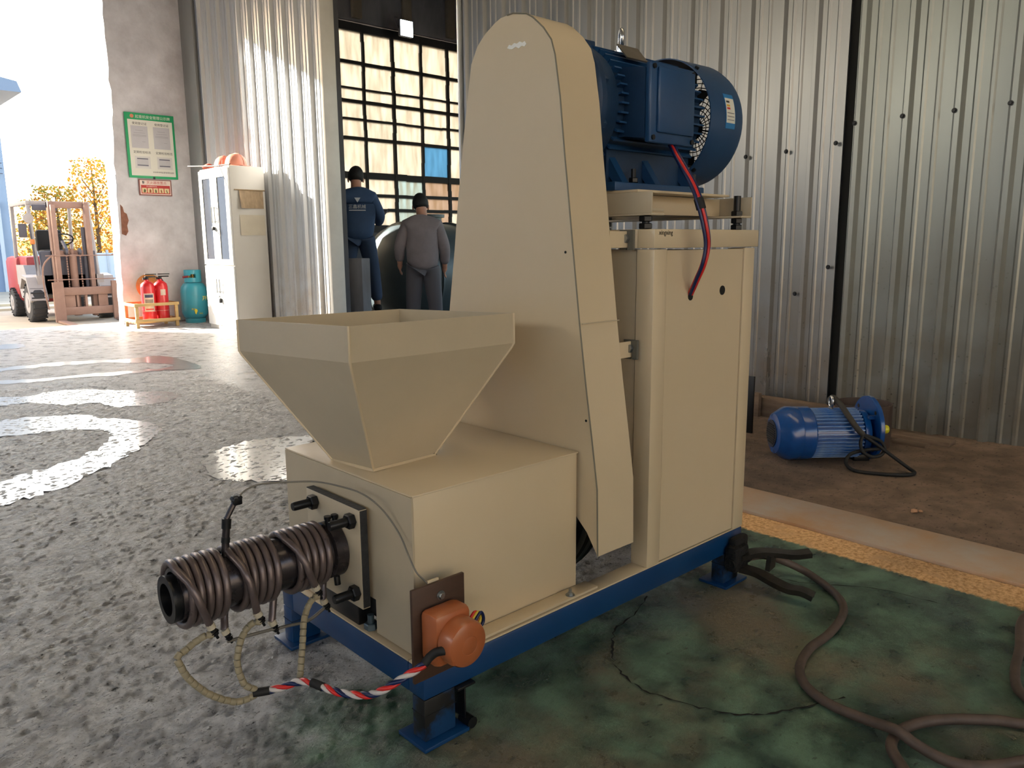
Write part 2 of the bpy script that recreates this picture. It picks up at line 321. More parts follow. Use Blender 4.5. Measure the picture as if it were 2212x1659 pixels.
for k, poly in PU.items():
    bm = nb(); q = resample_closed(poly); f_ = bm.faces.new([bm.verts.new((x, y, .0015 if k in ('PU3', 'PU5', 'PU6') else .0003)) for x, y in q])
    bmesh.ops.triangulate(bm, faces=[f_])
    for f in bm.faces:
        if f.normal.z < 0: f.normal_flip()
    me = mesh(bm, WATER, rec=False); obj('puddle', me, parent=FL)
# cracks in the painted floor
for path, w in (([(0.81,0.059),(0.697,0.018),(0.605,0.003),(0.528,-0.05),(0.47,-0.109),(0.44,-0.186),(0.447,-0.267),(0.488,-0.375),(0.536,-0.431),(0.62,-0.478),(.72,-.52)], .0035), ([(1.16,-.05),(1.2,-.2),(1.3,-.34),(1.33,-.5)], .0025)):
    P = smooth_path([(x, y, 0) for x, y in path], 7); bm = nb(); prev = None
    for i, p in enumerate(P):
        d = (P[min(i+1, len(P)-1)]-P[max(i-1, 0)]).normalized(); s = Vector((-d.y, d.x, 0)); ww = w*random.uniform(.1, 1); j = Vector((random.uniform(-.004, .004), random.uniform(-.004, .004), 0))
        a, b = bm.verts.new(p+j+s*ww+Vector((0, 0, .0022))), bm.verts.new(p+j-s*ww+Vector((0, 0, .0022)))
        if prev: bm.faces.new((prev[0], prev[1], b, a))
        prev = (a, b)
    obj('crack', mesh(bm, CRACK), parent=FL)
bm = nb(); box(bm, 1.60, 1.845, -3.2, 1.0, .0, .012, .002); o = obj('steel_cover_plate', bm, RUST, FL)
# yard outside, a ramp down from the hall
bm = nb(); prism(bm, [(9.6, -.02), (13.2, -.38), (60, -.38), (60, -.9), (9.6, -.9)], 'x', -30, 45); struct('floor_yard', bm, ASPH, 'pale concrete yard outside the hall')
bm = nb(); box(bm, -30, 45, -50, -9.2, -.3, -.02); struct('floor_yard_behind', bm, ASPH)
bm = nb(); box(bm, -25, 25, -24, -22, -.1, 8); struct('wall_added_bounce', bm, mat('added bounce facade', (112, 108, 100), .8))  # unseen facade, added to block low sky and bounce sunlight into the hall
bm = nb(); box(bm, -40, -9.2, -9.2, 9.6, -.3, -.02); struct('floor_yard_side', bm, ASPH)
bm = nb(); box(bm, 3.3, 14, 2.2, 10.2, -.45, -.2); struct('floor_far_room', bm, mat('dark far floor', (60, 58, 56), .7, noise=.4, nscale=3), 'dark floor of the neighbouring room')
# ---- ribbed sheet walls
def rib_profile(n, pitch, h=.03, minor=.007):
    out = []
    for i in range(n):
        s = i*pitch
        out += [(s, 0), (s+.052*pitch/.225, 0), (s+.06*pitch/.225, minor), (s+.072*pitch/.225, minor), (s+.08*pitch/.225, 0), (s+.115*pitch/.225, 0), (s+.123*pitch/.225, minor), (s+.135*pitch/.225, minor), (s+.143*pitch/.225, 0), (s+.172*pitch/.225, 0), (s+.186*pitch/.225, h), (s+.208*pitch/.225, h), (s+.222*pitch/.225, 0)]
    return out+[(n*pitch, 0)]
def ribbed(name, origin, ang, n, pitch, z0, z1, mt, parent, h=.03, th=.003, minor=.007):
    """sheet running along ang from origin, ribs towards the left-hand normal"""
    d = Vector((math.cos(ang), math.sin(ang), 0)); nn = Vector((-d.y, d.x, 0)); o0 = Vector((*origin, 0)); bm = nb()
    pr = rib_profile(n, pitch, h, minor); F = []; B = []
    for s, e in pr:
        F.append([bm.verts.new(o0+d*s+nn*e+Vector((0, 0, z))) for z in (z0, z1)]); B.append([bm.verts.new(o0+d*s+nn*(e-th)+Vector((0, 0, z))) for z in (z0, z1)])
    for i in range(len(pr)-1):
        bm.faces.new((F[i][0], F[i+1][0], F[i+1][1], F[i][1])); bm.faces.new((B[i][0], B[i][1], B[i+1][1], B[i+1][0]))
        bm.faces.new((F[i][1], F[i+1][1], B[i+1][1], B[i][1])); bm.faces.new((F[i][0], B[i][0], B[i+1][0], F[i+1][0]))
    for i in (0, -1): bm.faces.new((F[i][0], F[i][1], B[i][1], B[i][0]))
    return obj(name, mesh(bm, mt, 25), parent=parent)
def on_wall(y): return 3.3244-.072*y
WANG = math.atan2(1, -.072)             # along +y, ribs towards the hall (-x)
WR = struct('wall_right', prism(nb(), [(on_wall(-9)+.03, -9), (on_wall(3.5)+.03, 3.5), (on_wall(3.5)+.09, 3.5), (on_wall(-9)+.09, -9)], 'z', 0, 6.8), TRIMG, 'tall wall of ribbed silver metal sheets behind the machine')
for i in range(8):
    ys = .70-.9*(i+1)
    ribbed('wall_sheet', (on_wall(ys)+.012*(i % 2), ys), WANG, 4, .225, .0, 6.6, WALLB if i < 2 else WALLS, WR)
for i in range(3):
    ys = .737+.92*i
    ribbed('wall_sheet', (on_wall(ys)-.02, ys), WANG, 5, .184, .01, 6.6, WALLS, WR, h=.026)
bm = nb(); e = 3.515
for a, b, c, d_ in ((on_wall(e)-.06, on_wall(e)+.05, 3.512, 3.53), ): box(bm, a, b, c, d_, 0, 6.6, .002)
obj('door_edge_channel', bm, mat('bright galvanised edge', (206, 208, 210), .3, .5), WR)
bm = nb(); box(bm, on_wall(.72)+.012, on_wall(.72)+.03, .69, .745, 0, 6.6); obj('seam_gap', bm, mat('dark seam', (30, 29, 27), .8), WR)
# screws on the wall sheets
bms = nb(); hexa(bms, (0, 0, 0), (-1, 0, 0), .008, .007); rev(bms, [(.012, -.001), (.012, .001)], (0, 0, 0), (-1, 0, 0), 10); scm = mesh(bms, BLACK)
for y_, zz in ((1.25, 1.41), (1.02, 1.42), (.76, 1.44), (.68, 1.53), (.455, 1.54), (.23, 1.54), (.006, 1.546), (-.22, 1.55), (.76, .815), (.93, .67)):
    s_ = obj('wall_screw', scm, parent=WR); s_.location = (on_wall(y_)-(.034 if y_ < .7 else .048), y_, zz)
# ---- left ribbed panel beyond the doorway
def on_left(y): return 3.9-.072*y
WL = struct('wall_left', box(nb(), on_left(6.2)+.03, on_left(6.2)+.10, 6.24, 6.36, 0, 6.6), TRIMG, 'white ribbed metal panel wall beside the doorway')
for i in range(3):
    ys = 6.2+i*.91
    ribbed('wall_sheet', (on_left(ys), ys), WANG, 4 if i < 2 else 3, .2275, .0, 6.6, PANELW, WL, h=.036)
bm = nb(); box(bm, on_left(6.2)-.035, on_left(6.2)+.12, 6.145, 6.2, 0, 6.6, .004); obj('door_jamb', bm, mat('pale grey jamb', (214, 212, 206), .5, .1, noise=.2, nscale=4), WL)
bm = nb(); box(bm, on_left(9)-.02, on_left(9)+.03, 8.82, 9.22, 0, 6.6, .004); obj('corner_flashing', bm, TRIMG, WL)
# blocking behind panel and doorway head
bm = nb(); box(bm, 3.62, 3.72, 6.3, 9.5, 0, 6.8); struct('wall_left_backing', bm, FARW)
bm = nb(); box(bm, 3.45, 3.72, 3.2, 6.4, 4.6, 6.8); struct('wall_door_head', bm, CONCD)
# ---- concrete pier at the end of the hall
PR = [(2.262, 9.22), (3.30, 9.2), (3.30, 9.75), (2.262, 9.75)]
bm = nb(); zs = [i*.12 for i in range(56)]; rows = []
for z in zs:
    off = .012*math.sin(z*3.1)+random.uniform(-.012, .012)+.0155*z
    if 1.05 < z < 1.9: off += random.uniform(.0, .045)
    rows.append([bm.verts.new((2.262+.012*z*2+off*.6, 9.2+random.uniform(-.002, .002), z)), bm.verts.new((2.262+off+.04, 9.19, z)), bm.verts.new((2.9, 9.19+random.uniform(-.003, .003), z)), bm.verts.new((3.30, 9.2, z)), bm.verts.new((3.30, 9.6, z)), bm.verts.new((2.30+off*.5, 9.5, z))])
for a, b in zip(rows, rows[1:]): bridge(bm, a, b)
bm.faces.new(rows[0][::-1]); bm.faces.new(rows[-1]); PIER = struct('wall_pier', bm, CONC, 'stained grey concrete pier with a chipped edge', sharp=25)
bm = nb()
pts = [(2.30, 1.10), (2.345, 1.08), (2.375, 1.13), (2.368, 1.2), (2.39, 1.26), (2.375, 1.34), (2.345, 1.36), (2.335, 1.42), (2.31, 1.45)]
prism(bm, [(x+.035, z) for x, z in pts], 'y', 9.184, 9.21); obj('exposed_brick_patch', bm, BRICK, PIER)
# gable over the open end of the hall, roof and the far walls of the hall
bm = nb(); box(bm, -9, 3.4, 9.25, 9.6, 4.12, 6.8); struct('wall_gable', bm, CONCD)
bm = nb(); sx0, sx1, sy0, sy1 = 1.0, 2.5, -3.8, 3.2     # roof slot for an unseen translucent strip, added as top light
for a in ((-9.2, sx0, -9.2, 10.4), (sx1, 14, -9.2, 10.4), (sx0, sx1, -9.2, sy0), (sx0, sx1, sy1, 10.4)): box(bm, *a, 6.8, 6.95)
struct('ceiling', bm, ROOF)
bm = nb(); box(bm, sx0, sx1, sy0, sy1, 6.86, 6.87); struct('window_added_toplight', bm, TOPL)
bm = nb(); box(bm, -9.2, -9, -9, 9.6, 0, 3.0); struct('wall_hall_side', bm, CONC); bm = nb(); box(bm, -9.2, -9, -9, 9.6, 4.4, 6.8); struct('wall_hall_side_upper', bm, CONC)
bm = nb(); box(bm, -9, 4.0, -9.2, -9, 4.9, 6.8); struct('wall_hall_end', bm, CONC); bm = nb(); box(bm, -9, -5.5, -9.2, -9, 0, 4.9); struct('wall_hall_end_pier', bm, CONC)
# ---- far room: window wall with iron grid
WIN = struct('window_1', box(nb(), 5.2, 9.9, 10.12, 10.2, 4.27, 4.42), IRON, 'iron grid window of dusty cream panes in the neighbouring room')
xs = [5.255+.563*i for i in range(9)]; zr = [4.27, 3.745, 3.36, 3.17, 2.90, 2.605, 2.04, 1.735, 1.505, 1.2]
for i, x in enumerate(xs):
    bm = nb(); w = .026 if i % 2 else .021; n = 14
    for k in range(n):
        za, zb = 1.2+(4.3-1.2)*k/n, 1.2+(4.3-1.2)*(k+1)/n; j = random.uniform(-.006, .006); box(bm, x-w+j, x+w+j, 9.98, 10.06, za, zb)
    obj('window_mullion', bm, IRON, WIN)
for k, z in enumerate(zr):
    bm = nb(); h = {0: .06, 2: .014, 4: .016, 6: .05, 9: .06}.get(k, .024); n = 12
    for q in range(n):
        xa, xb = 5.2+4.7*q/n, 5.2+4.7*(q+1)/n; j = random.uniform(-.005, .005); box(bm, xa, xb, 9.985, 10.055, z-h+j, z+h+j)
    obj('window_rail', bm, IRON, WIN)
for i in range(8):
    for k in range(9):
        m_ = PANE
        if (i, k) == (4, 5): m_ = PANEB
        if (i, k) in ((3, 6), (3, 7), (3, 8)): m_ = PANEG
        if (i, k) in ((4, 6), (4, 7), (5, 6), (5, 7), (4, 8)): m_ = PANER
        bm = nb(); box(bm, xs[i]+.02, xs[i+1]-.02, 10.02, 10.028, zr[k+1]+.01, zr[k]-.01); p_ = obj('window_pane', bm, m_, WIN); p_.rotation_euler = (0, 0, 0)
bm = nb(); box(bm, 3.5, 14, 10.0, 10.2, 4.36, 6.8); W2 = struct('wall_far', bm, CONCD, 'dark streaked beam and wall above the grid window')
for x in (6.2, 7.15, 8.05, 8.5):
    bm = nb(); box(bm, x, x+.16, 9.93, 10.02, 4.4, 6.8, .01); obj('wall_batten', bm, mat('pale batten %g' % x, (128, 118, 104), .8, noise=.5, nscale=3), W2)
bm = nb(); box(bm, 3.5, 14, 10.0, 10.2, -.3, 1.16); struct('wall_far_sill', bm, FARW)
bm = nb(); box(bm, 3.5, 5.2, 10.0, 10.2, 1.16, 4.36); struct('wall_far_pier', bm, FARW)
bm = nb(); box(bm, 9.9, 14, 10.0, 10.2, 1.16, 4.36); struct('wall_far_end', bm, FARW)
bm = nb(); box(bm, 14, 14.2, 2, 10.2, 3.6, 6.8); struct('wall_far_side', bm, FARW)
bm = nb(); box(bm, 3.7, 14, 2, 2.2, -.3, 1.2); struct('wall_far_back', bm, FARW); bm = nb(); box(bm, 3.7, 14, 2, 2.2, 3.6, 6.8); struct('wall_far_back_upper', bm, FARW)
bm = nb(); box(bm, 3.7, 14, 8.9, 9.1, 5.3, 5.75, .01); box(bm, 3.7, 14, 6.4, 6.6, 5.3, 5.75, .01); struct('ceiling_far_beams', bm, CONCD)
# ================================================================== THE MACHINE
M = thing('briquette_machine', 'cream and blue screw briquette machine with hopper, coiled heater barrel and blue motor on top', 'machine', (.54, .24, 0), world=True)
FX0, FX1, FY0, FY1, ZF, ZB = -.019, 1.098, -.045, .524, .160, .095
# base frame
for nm, a in (('frame_beam', (FX0, FX1, FY0, FY0+.05)), ('frame_beam', (FX0, FX1, FY1-.05, FY1)), ('frame_beam', (FX0, FX0+.05, FY0+.05, FY1-.05)), ('frame_beam', (FX1-.05, FX1, FY0+.05, FY1-.05))):
    bm = nb(); box(bm, *a, ZB, ZF-.004, .003); o = obj(nm, bm, BLUE, M)
    bm = nb(); box(bm, a[0]+.001, a[1]-.001, a[2]+.001, a[3]-.001, ZF-.004, ZF, .0008); obj('beam_top_face', bm, CREAM, o, label='cream painted top face of beam')
def leg(x, y, mt, front):
    bm = nb(); w = .075; d = .04
    box(bm, x, x+w, y, y+d, .008, ZB, .003); o = obj('leg', bm, mt, M)
    bm = nb(); box(bm, x-.014, x+w+.02, y-.018, y+d+.03, 0, .008, .001); obj('foot_plate', bm, BLUE, o)
    bm = nb(); box(bm, x-.0008, x+w+.0008, y-.0008, y+d+.0008, .062, .0632); obj('weld_line', bm, CRACK, o)
leg(FX0, FY0, SOOT, 1); leg(FX0, FY1-.04, BLUE, 1); leg(FX1-.085, FY0, SOOT, 0); leg(FX1-.085, FY1-.04, BLUE, 0)
bm = nb(); box(bm, .075, .079, -.05, -.01, .02, .090, .001); box(bm, .055, .10, -.055, -.005, .088, .093, .001); cyl(bm, (.085, -.062, .012), (.085, -.03, .012), .012, n=10); obj('hold_down_bracket', bm, BLACK, M)
# feed box --------------------------------------------------------
BL, BW, ZT = .4535, .4975, .4868
bm = nb(); box(bm, -.004, BL+.03, -.041, -.002, ZF+.003, ZF+.009, .0008); o = obj('box_flange', bm, CREAM, M)
bm = nb(); hexa(bm, (.402, -.030, ZF+.009), (0, 0, 1), .008, .006); cyl(bm, (.402, -.030, ZF+.009), (.402, -.030, ZF+.024), .0038, n=10); rev(bm, [(.011, 0), (.011, .0015)], (.402, -.030, ZF+.009), (0, 0, 1), 14); obj('flange_bolt', bm, ZINC, o)
bm = nb(); box(bm, 0, BL, 0, .004, ZF+.004, ZT-.004, .0006); FB = obj('feed_box', bm, CREAM, M, label='plain cream side panel of the feed box')
bm = nb(); box(bm, -.002, BL+.004, -.002, BW+.002, ZT-.004, ZT, .0012); obj('top_panel', bm, CREAM, FB)
bm = nb(); prism(bm, [(.0, ZF+.002), (.135, ZF+.002), (.135, .235), (.36, .235), (.36, ZF+.002), (BW, ZF+.002), (BW, ZT-.004), (0, ZT-.004)], 'x', -.003, .001); obj('front_panel', bm, CREAMD, FB)
bm = nb(); box(bm, 0, BL, BW-.004, BW, ZF+.004, ZT-.004); obj('far_panel', bm, CREAM, FB)
bm = nb(); box(bm, BL-.004, BL, .004, BW-.004, ZF+.004, ZT-.004); obj('back_panel', bm, CREAM, FB)
bm = nb(); box(bm, .01, .4, .10, .38, ZF+.02, .44, .01); obj('bearing_housing', bm, BLACK, FB)
# mounting plate + bolts
bm = nb(); box(bm, -.030, -.012, .1415, .354, .219, .430, .0012); PL = obj('mounting_plate', bm, CREAMD, M)
bm = nb(); box(bm, -.0295, -.0125, .142, .3535, .4295, .4312); box(bm, -.0285, -.0125, .1405, .142, .222, .428); obj('cut_edge', bm, STEELEDGE, PL)
bm = nb(); cyl(bm, (-.012, .25, .325), (.0, .25, .325), .08, n=32); obj('spacer_ring', bm, BLACK, PL)
for y_, z_ in ((.315, .408), (.166, .404), (.160, .252), (.318, .252)):
    bm = nb(); hexa(bm, (-.030, y_, z_), (-1, 0, 0), .0165, .016); o = obj('hex_nut', bm, BLACK, PL)
    bm = nb(); rev(bm, [(.0095, 0), (.0095, .036), (.0082, .040)], (-.044, y_, z_), (-1, 0, 0), 18); obj('bolt_shank', bm, BLACK, PL)
bm = nb(); hexa(bm, (.0, .162, ZF), (0, 0, 1), .015, .014); cyl(bm, (.0, .162, ZF+.01), (.0, .162, ZF+.032), .007, n=12); obj('frame_bolt', bm, mat('blue grey bolt', (88, 104, 112), .4, .5), M)
bm = nb(); box(bm, -.012, .02, .19, .33, ZF, .215, .003); obj('plate_gusset', bm, BLACK, M)
# forming barrel
AY, AZ = .240, .326
bm = nb(); rev(bm, [(.056, .030), (.0585, .032), (.0585, .058), (.052, .062), (.052, .352), (.050, .356), (.050, .362), (.043, .362), (.043, .352)], (0, AY, AZ), (-1, 0, 0), 48, True, True); BR = obj('forming_barrel', bm, BRONZE, M, label='dark heat-blued steel barrel')
bm = nb(); rev(bm, [(.030, .34), (.030, .378), (.044, .378), (.044, .3715), (.0425, .366), (.0425, .345)], (0, AY-.004, AZ-.003), (-1, 0, 0), 40, False, False); rev(bm, [(.0299, .345), (.001, .3452)], (0, AY-.004, AZ-.003), (-1, 0, 0), 40, False, True); obj('barrel_die_ring', bm, BLACK, BR)
for dx in (.036, .052): 
    bm = nb(); cyl(bm, (-dx, AY-.012, AZ+.055), (-dx, AY-.012, AZ+.072), .0055, n=12); rev(bm, [(.0075, 0), (.0075, .006)], (-dx, AY-.012, AZ+.070), (0, 0, 1), 12); obj('set_screw', bm, BLACK, BR)
bm = nb(); cyl(bm, (-.042, AY-.02, AZ-.055), (-.042, AY-.023, AZ-.073), .0065, n=12); obj('set_screw', bm, BLACK, BR)
# heater coils
def coil_path(xa, xb, turns, lead1, lead2):
    """front lead leaves tangentially from the near (-y) top, tail leaves at the bottom"""
    rm = .0592; pts = []; a0 = R(112); n = int(turns*30); L1 = Vector(lead1); L2 = Vector(lead2)
    def P(a, x, r=rm): return Vector((x, AY+r*math.cos(a), AZ+r*math.sin(a)))
    dx = L1.x-xa
    pts += [L1, P(R(188), xa+dx*.62, rm+.0145), P(R(168), xa+dx*.42, rm+.0150), P(R(145), xa+dx*.2, rm+.012), P(R(126), xa+dx*.05, rm+.004)]
    a1 = R(262)-2*math.pi*round(turns)       # over the top to the far side, back under to the near side
    for i in range(n+1):
        pts.append(P(a0+(a1-a0)*i/n, xa+(xb-xa)*i/n))
    e = pts[-1]; pts += [e.lerp(L2, .3)+Vector((0, .002, -.004)), e.lerp(L2, .7), L2]
    return pts
coils = [(-.362, -.276, 5.6, (-.326, .176, .279), (-.284, .219, .238)), (-.262, -.176, 5.6, (-.237, .176, .272), (-.190, .219, .222)), (-.152, -.066, 5.6, (-.115, .176, .286), (-.076, .219, .230))]
for xa, xb, tn, l1, l2 in coils:
    bm = nb(); tube(bm, coil_path(xa, xb, tn, l1, l2), .0072, 10); hc = obj('heating_coil', bm, COIL, M, 60)
    for p, q in ((l1, (.3, -.35, -1)), (l2, (.25, -.3, -1))):
        d = Vector(q).normalized(); p = Vector(p)
        d = (Vector((.02, -.003, -.05))).normalized()
        bm = nb(); cyl(bm, p-d*.002, p+d*.0085, .0078, n=14); obj('ceramic_terminal', bm, CERAM, hc)
        bm = nb(); cyl(bm, p+d*.006, p+d*.032, .0026, n=10); hexa(bm, p+d*.011, d, .0066, .005); hexa(bm, p+d*.019, d, .0062, .005); rev(bm, [(.008, 0), (.008, .0016)], p+d*.0168, d, 12); obj('terminal_bolt', bm, BLACK, hc)
# ceramic bead cables
HC1 = [(-.321,.176,.259),(-.334,.180,.259),(-0.348,0.187,0.251),(-0.370,0.184,0.243),(-0.385,0.181,0.236),(-0.382,0.178,0.219),(-0.371,0.175,0.192),(-0.348,0.172,0.160),(-0.326,0.169,0.139),(-0.298,0.166,0.120),(-0.277,0.163,0.116),(-0.258,0.160,0.120)]
HC2 = [(-.231,.175,.251),(-0.243,0.178,0.254),(-0.258,0.185,0.240),(-0.274,0.180,0.217),(-0.282,0.175,0.189),(-0.280,0.170,0.163),(-0.274,0.165,0.144),(-0.258,0.160,0.130)]
HC3 = [(-.109,.175,.264),(-0.121,0.175,0.263),(-0.133,0.178,0.246),(-0.149,0.166,0.226),(-0.159,0.154,0.199),(-0.170,0.142,0.169),(-0.182,0.130,0.135)]
bmb = nb(); rev(bmb, [(.0050, -.0062), (.0062, -.0054), (.0064, 0), (.0062, .0054), (.0050, .0062)], (0, 0, 0), (0, 0, 1), 14); bead_me = mesh(bmb, BEADM, 40)
for path in (HC1, HC2, HC3):
    P = smooth_path(path, 8); bm = nb(); tube(bm, P, .0034, 7); hcb = obj('heater_cable', bm, WIREG, M, 60)
    acc = .006; 
    for a, b in zip(P, P[1:]):
        seg = (b-a).length; d = (b-a).normalized()
        while acc <= seg:
            p = a+d*acc; o = obj('ceramic_bead', bead_me, parent=hcb); o.location = p
            o.rotation_euler = (d+Vector((random.uniform(-.07, .07), random.uniform(-.07, .07), random.uniform(-.07, .07)))).to_track_quat('Z', 'Y').to_euler(); acc += .0127
        acc -= seg
bm = nb(); tube(bm, smooth_path([(-.281,.217,.214),(-0.240,0.215,0.212),(-0.196,0.217,0.207),(-.187,.217,.205),(-0.158,0.215,0.203),(-0.114,0.216,0.198),(-0.074,0.218,0.212)], 6), .0034, 8); obj('link_wire', bm, WIREG, M, 60)
BUN = smooth_path([(-0.262,0.161,0.124),(-0.223,0.139,0.127),(-0.198,0.114,0.140),(-0.184,0.085,0.147),(-0.175,0.050,0.148),(-0.160,0.010,0.148),(-0.137,-0.030,0.152),(-0.125,-0.065,0.171),(-0.095,-0.088,0.193),(-0.064,-0.103,0.210),(-0.048,-0.107,0.224)], 14)
def helix(path, r, ph, k):
    out = []; s = 0.; d0 = (path[1]-path[0]).normalized(); u, v = frame_from(d0); d = d0
    for i, p in enumerate(path):
        nd = (path[min(i+1, len(path)-1)]-path[max(i-1, 0)]).normalized(); q = d.rotation_difference(nd); u = q @ u; u = (u-nd*u.dot(nd)).normalized(); v = nd.cross(u); d = nd
        if i: s += (p-path[i-1]).length
        out.append(p+u*(r*math.cos(ph+s*k))+v*(r*math.sin(ph+s*k)))
    return out
for ph, mt in ((0, WIRER), (2.09, WIREW), (4.19, WIREB)):
    bm = nb(); tube(bm, helix(BUN, .0032, ph, 105), .0044, 7); obj('twisted_wire', bm, mt, M, 60)
for i, j in ((0, 10), (44, 56), (len(BUN)-12, len(BUN)-1)):
    bm = nb(); tube(bm, BUN[i:j], .0082, 10); obj('tape_wrap', bm, RUBBER, M, 60)
# thermocouple
bm = nb(); P = [Vector(p) for p in [(-.266,AY-.005,.372),(-.2615,.238,.405),(-.258,.238,.430)]]; tube(bm, P, .0072, 12); TC = obj('thermocouple', bm, BRONZE, M)
bm = nb(); cyl(bm, (-.2585, .238, .427), (-.2565, .238, .446), .0088, n=12); cyl(bm, (-.262, .238, .400), (-.2605, .238, .410), .0082, n=12); obj('ferrule', bm, BLACK, TC)
bm = nb(); tube(bm, [(-.2565, .238, .445), (-.246, .238, .462), (-.238, .238, .474)], .0052, 10); obj('stem', bm, BRONZE, TC)
bm = nb(); box(bm, -.2435, -.226, .230, .246, .468, .486, .003); cyl(bm, (-.24, .228, .479), (-.24, .248, .479), .004, n=8); cyl(bm, (-.231, .228, .483), (-.231, .248, .483), .004, n=8); obj('connector', bm, BLACK, TC)
bm = nb(); tube(bm, smooth_path([(-0.230,0.240,0.482),(-.212,.24,.493),(-0.185,0.235,0.498),(-0.139,0.220,0.495),(-0.087,0.200,0.489),(-0.053,0.160,0.480),(-0.034,0.120,0.471),(-0.023,0.080,0.454),(-0.015,0.050,0.428),(-0.014,0.020,0.403),(-0.022,-0.012,0.382),(-0.025,-0.04,0.357),(-0.01,-0.046,0.336),(0.01,-.046,.31)], 7), .0017, 7); obj('signal_wire', bm, WIREG, TC, 60)
# hopper -----------------------------------------------------------
def hop_pts():
    rx, ry, rz = -.0261, .0156, .0914
    Mx = Matrix.Rotation(rz, 3, 'Z') @ Matrix.Rotation(ry, 3, 'Y') @ Matrix.Rotation(rx, 3, 'X'); c = Vector((.1187, .2734, .7981))
    def loop(a, b, z, ox=0, oy=0, r=0.): return [c+Mx @ Vector((ox+sx*a/2, oy+sy*b/2, z)) for sx, sy in ((-1, -1), (1, -1), (1, 1), (-1, 1))]
    return loop
loop = hop_pts()
lv = [loop(.442, .3855, 0), loop(.442, .3855, -.066), loop(.434, .378, -.075), loop(.1682, .1406, -.3125)]
li = [loop(.438, .3815, 0), loop(.438, .3815, -.067), loop(.429, .373, -.077), loop(.1642, .1366, -.3125)]
bm = nb(); O = [[bm.verts.new(p) for p in l] for l in lv]; I = [[bm.verts.new(p) for p in l] for l in li]
for a, b in zip(O, O[1:]): bridge(bm, a, b)
for a, b in zip(I, I[1:]): bridge(bm, b, a)
bridge(bm, I[0], O[0]); bridge(bm, O[-1], I[-1]); HP = obj('hopper', bm, CREAMD, M, 20, label='square cream sheet metal hopper')
for k in range(4):
    a, b, c, d = lv[0][k], lv[1][k], lv[2][k], lv[3][k]; bm = nb(); tube(bm, [a, b, c, d], .0028, 8); obj('hopper_seam', bm, CREAM, HP)
bm = nb(); q = loop(.176, .148, -.3075); q2 = loop(.176, .148, -.3135)
A = [bm.verts.new(p) for p in q]; B = [bm.verts.new(p) for p in q2]; bridge(bm, A, B); bm.faces.new(A); bm.faces.new(B[::-1]); obj('hopper_collar', bm, CREAM, HP)
bm = nb(); p = loop(.1682, .1406, -.311)[1]; box(bm, p.x-.012, p.x+.006, p.y-.003, p.y+.01, p.z-.003, p.z+.006); obj('collar_gap', bm, CRACK, HP)
# belt guard ---------------------------------------------------------
GX0, GX1 = .462, .590
gr = [(0.1882,1.452),(0.165,1.447),(0.1449,1.4356),(0.113,1.4087),(0.0893,1.3799),(0.0782,1.348),(0.0628,1.26),(0.0485,1.1369),(0.0399,1.0733),(0.0225,0.9349),(0.0019,0.7744),(-0.018,0.64),(-0.0365,0.5258),(-0.0545,0.4081),(-0.0582,0.2511)]
gl = [(0.2276,1.4561),(0.25,1.4545),(0.2685,1.4484),(0.3061,1.4294),(0.3332,1.4077),(0.3563,1.371),(0.3721,1.2971),(0.3887,1.2114),(0.4172,1.0507),(0.434,0.9346),(0.4579,0.7915),(0.49,.56),(.508,.41),(.512,.25)]
outline = [(.208, 1.4565)]+gr+[(-.025, .300), (.05, .37), (.14, .41), (.24, .42), (.34, .41), (.42, .37), (.48, .300)]+gl[::-1]
bm = nb(); prism(bm, outline, 'x', GX0, GX1); GU = obj('belt_guard', bm, CREAM, M, 24, label='tall cream sheet metal belt guard with rounded top')
bm = nb(); seam = [Vector((GX0, y, z)) for y, z in [(.2276, 1.4561), (.208, 1.4565)]+gr]; tube(bm, seam, .0018, 6); obj('guard_front_seam', bm, mat('grey seam sealant', (120, 114, 98), .5), GU)
bm = nb(); box(bm, GX0+.001, GX1-.001, -.0075, -.0055, .7735, .7755); o = obj('guard_splice', bm, CREAMD, GU)
o.data.transform(Matrix.Translation((0, .0015, 0)))
for y_, z_ in ((.045, .93), (-.02, .56)): bm = nb(); rev(bm, [(.003, 0), (.003, .001)], (GX0, y_, z_), (-1, 0, 0), 10); obj('rivet_hole', bm, CRACK, GU)
bm = nb(); prism(bm, [(.228, 1.386), (.222, 1.392), (.213, 1.389), (.205, 1.393), (.196, 1.390), (.187, 1.393), (.178, 1.389), (.171, 1.391), (.166, 1.384), (.172, 1.380), (.181, 1.383), (.190, 1.379), (.2, 1.384), (.212, 1.381), (.221, 1.383)], 'x', GX0-.0012, GX0)
obj('chipped_paint_mark', bm, mat('bare white primer', (236, 236, 230), .5), GU)
bm = nb()
rev(bm, [(.06, .02), (.20, .02), (.232, .0), (.25, .0), (.252, .004), (.252, .02), (.238, .028), (.252, .036), (.252, .052), (.238, .06), (.252, .068), (.25, .076), (.06, .076)], (.472, .238, .365), (1, 0, 0), 56); obj('belt_pulley', bm, BLACK, M)
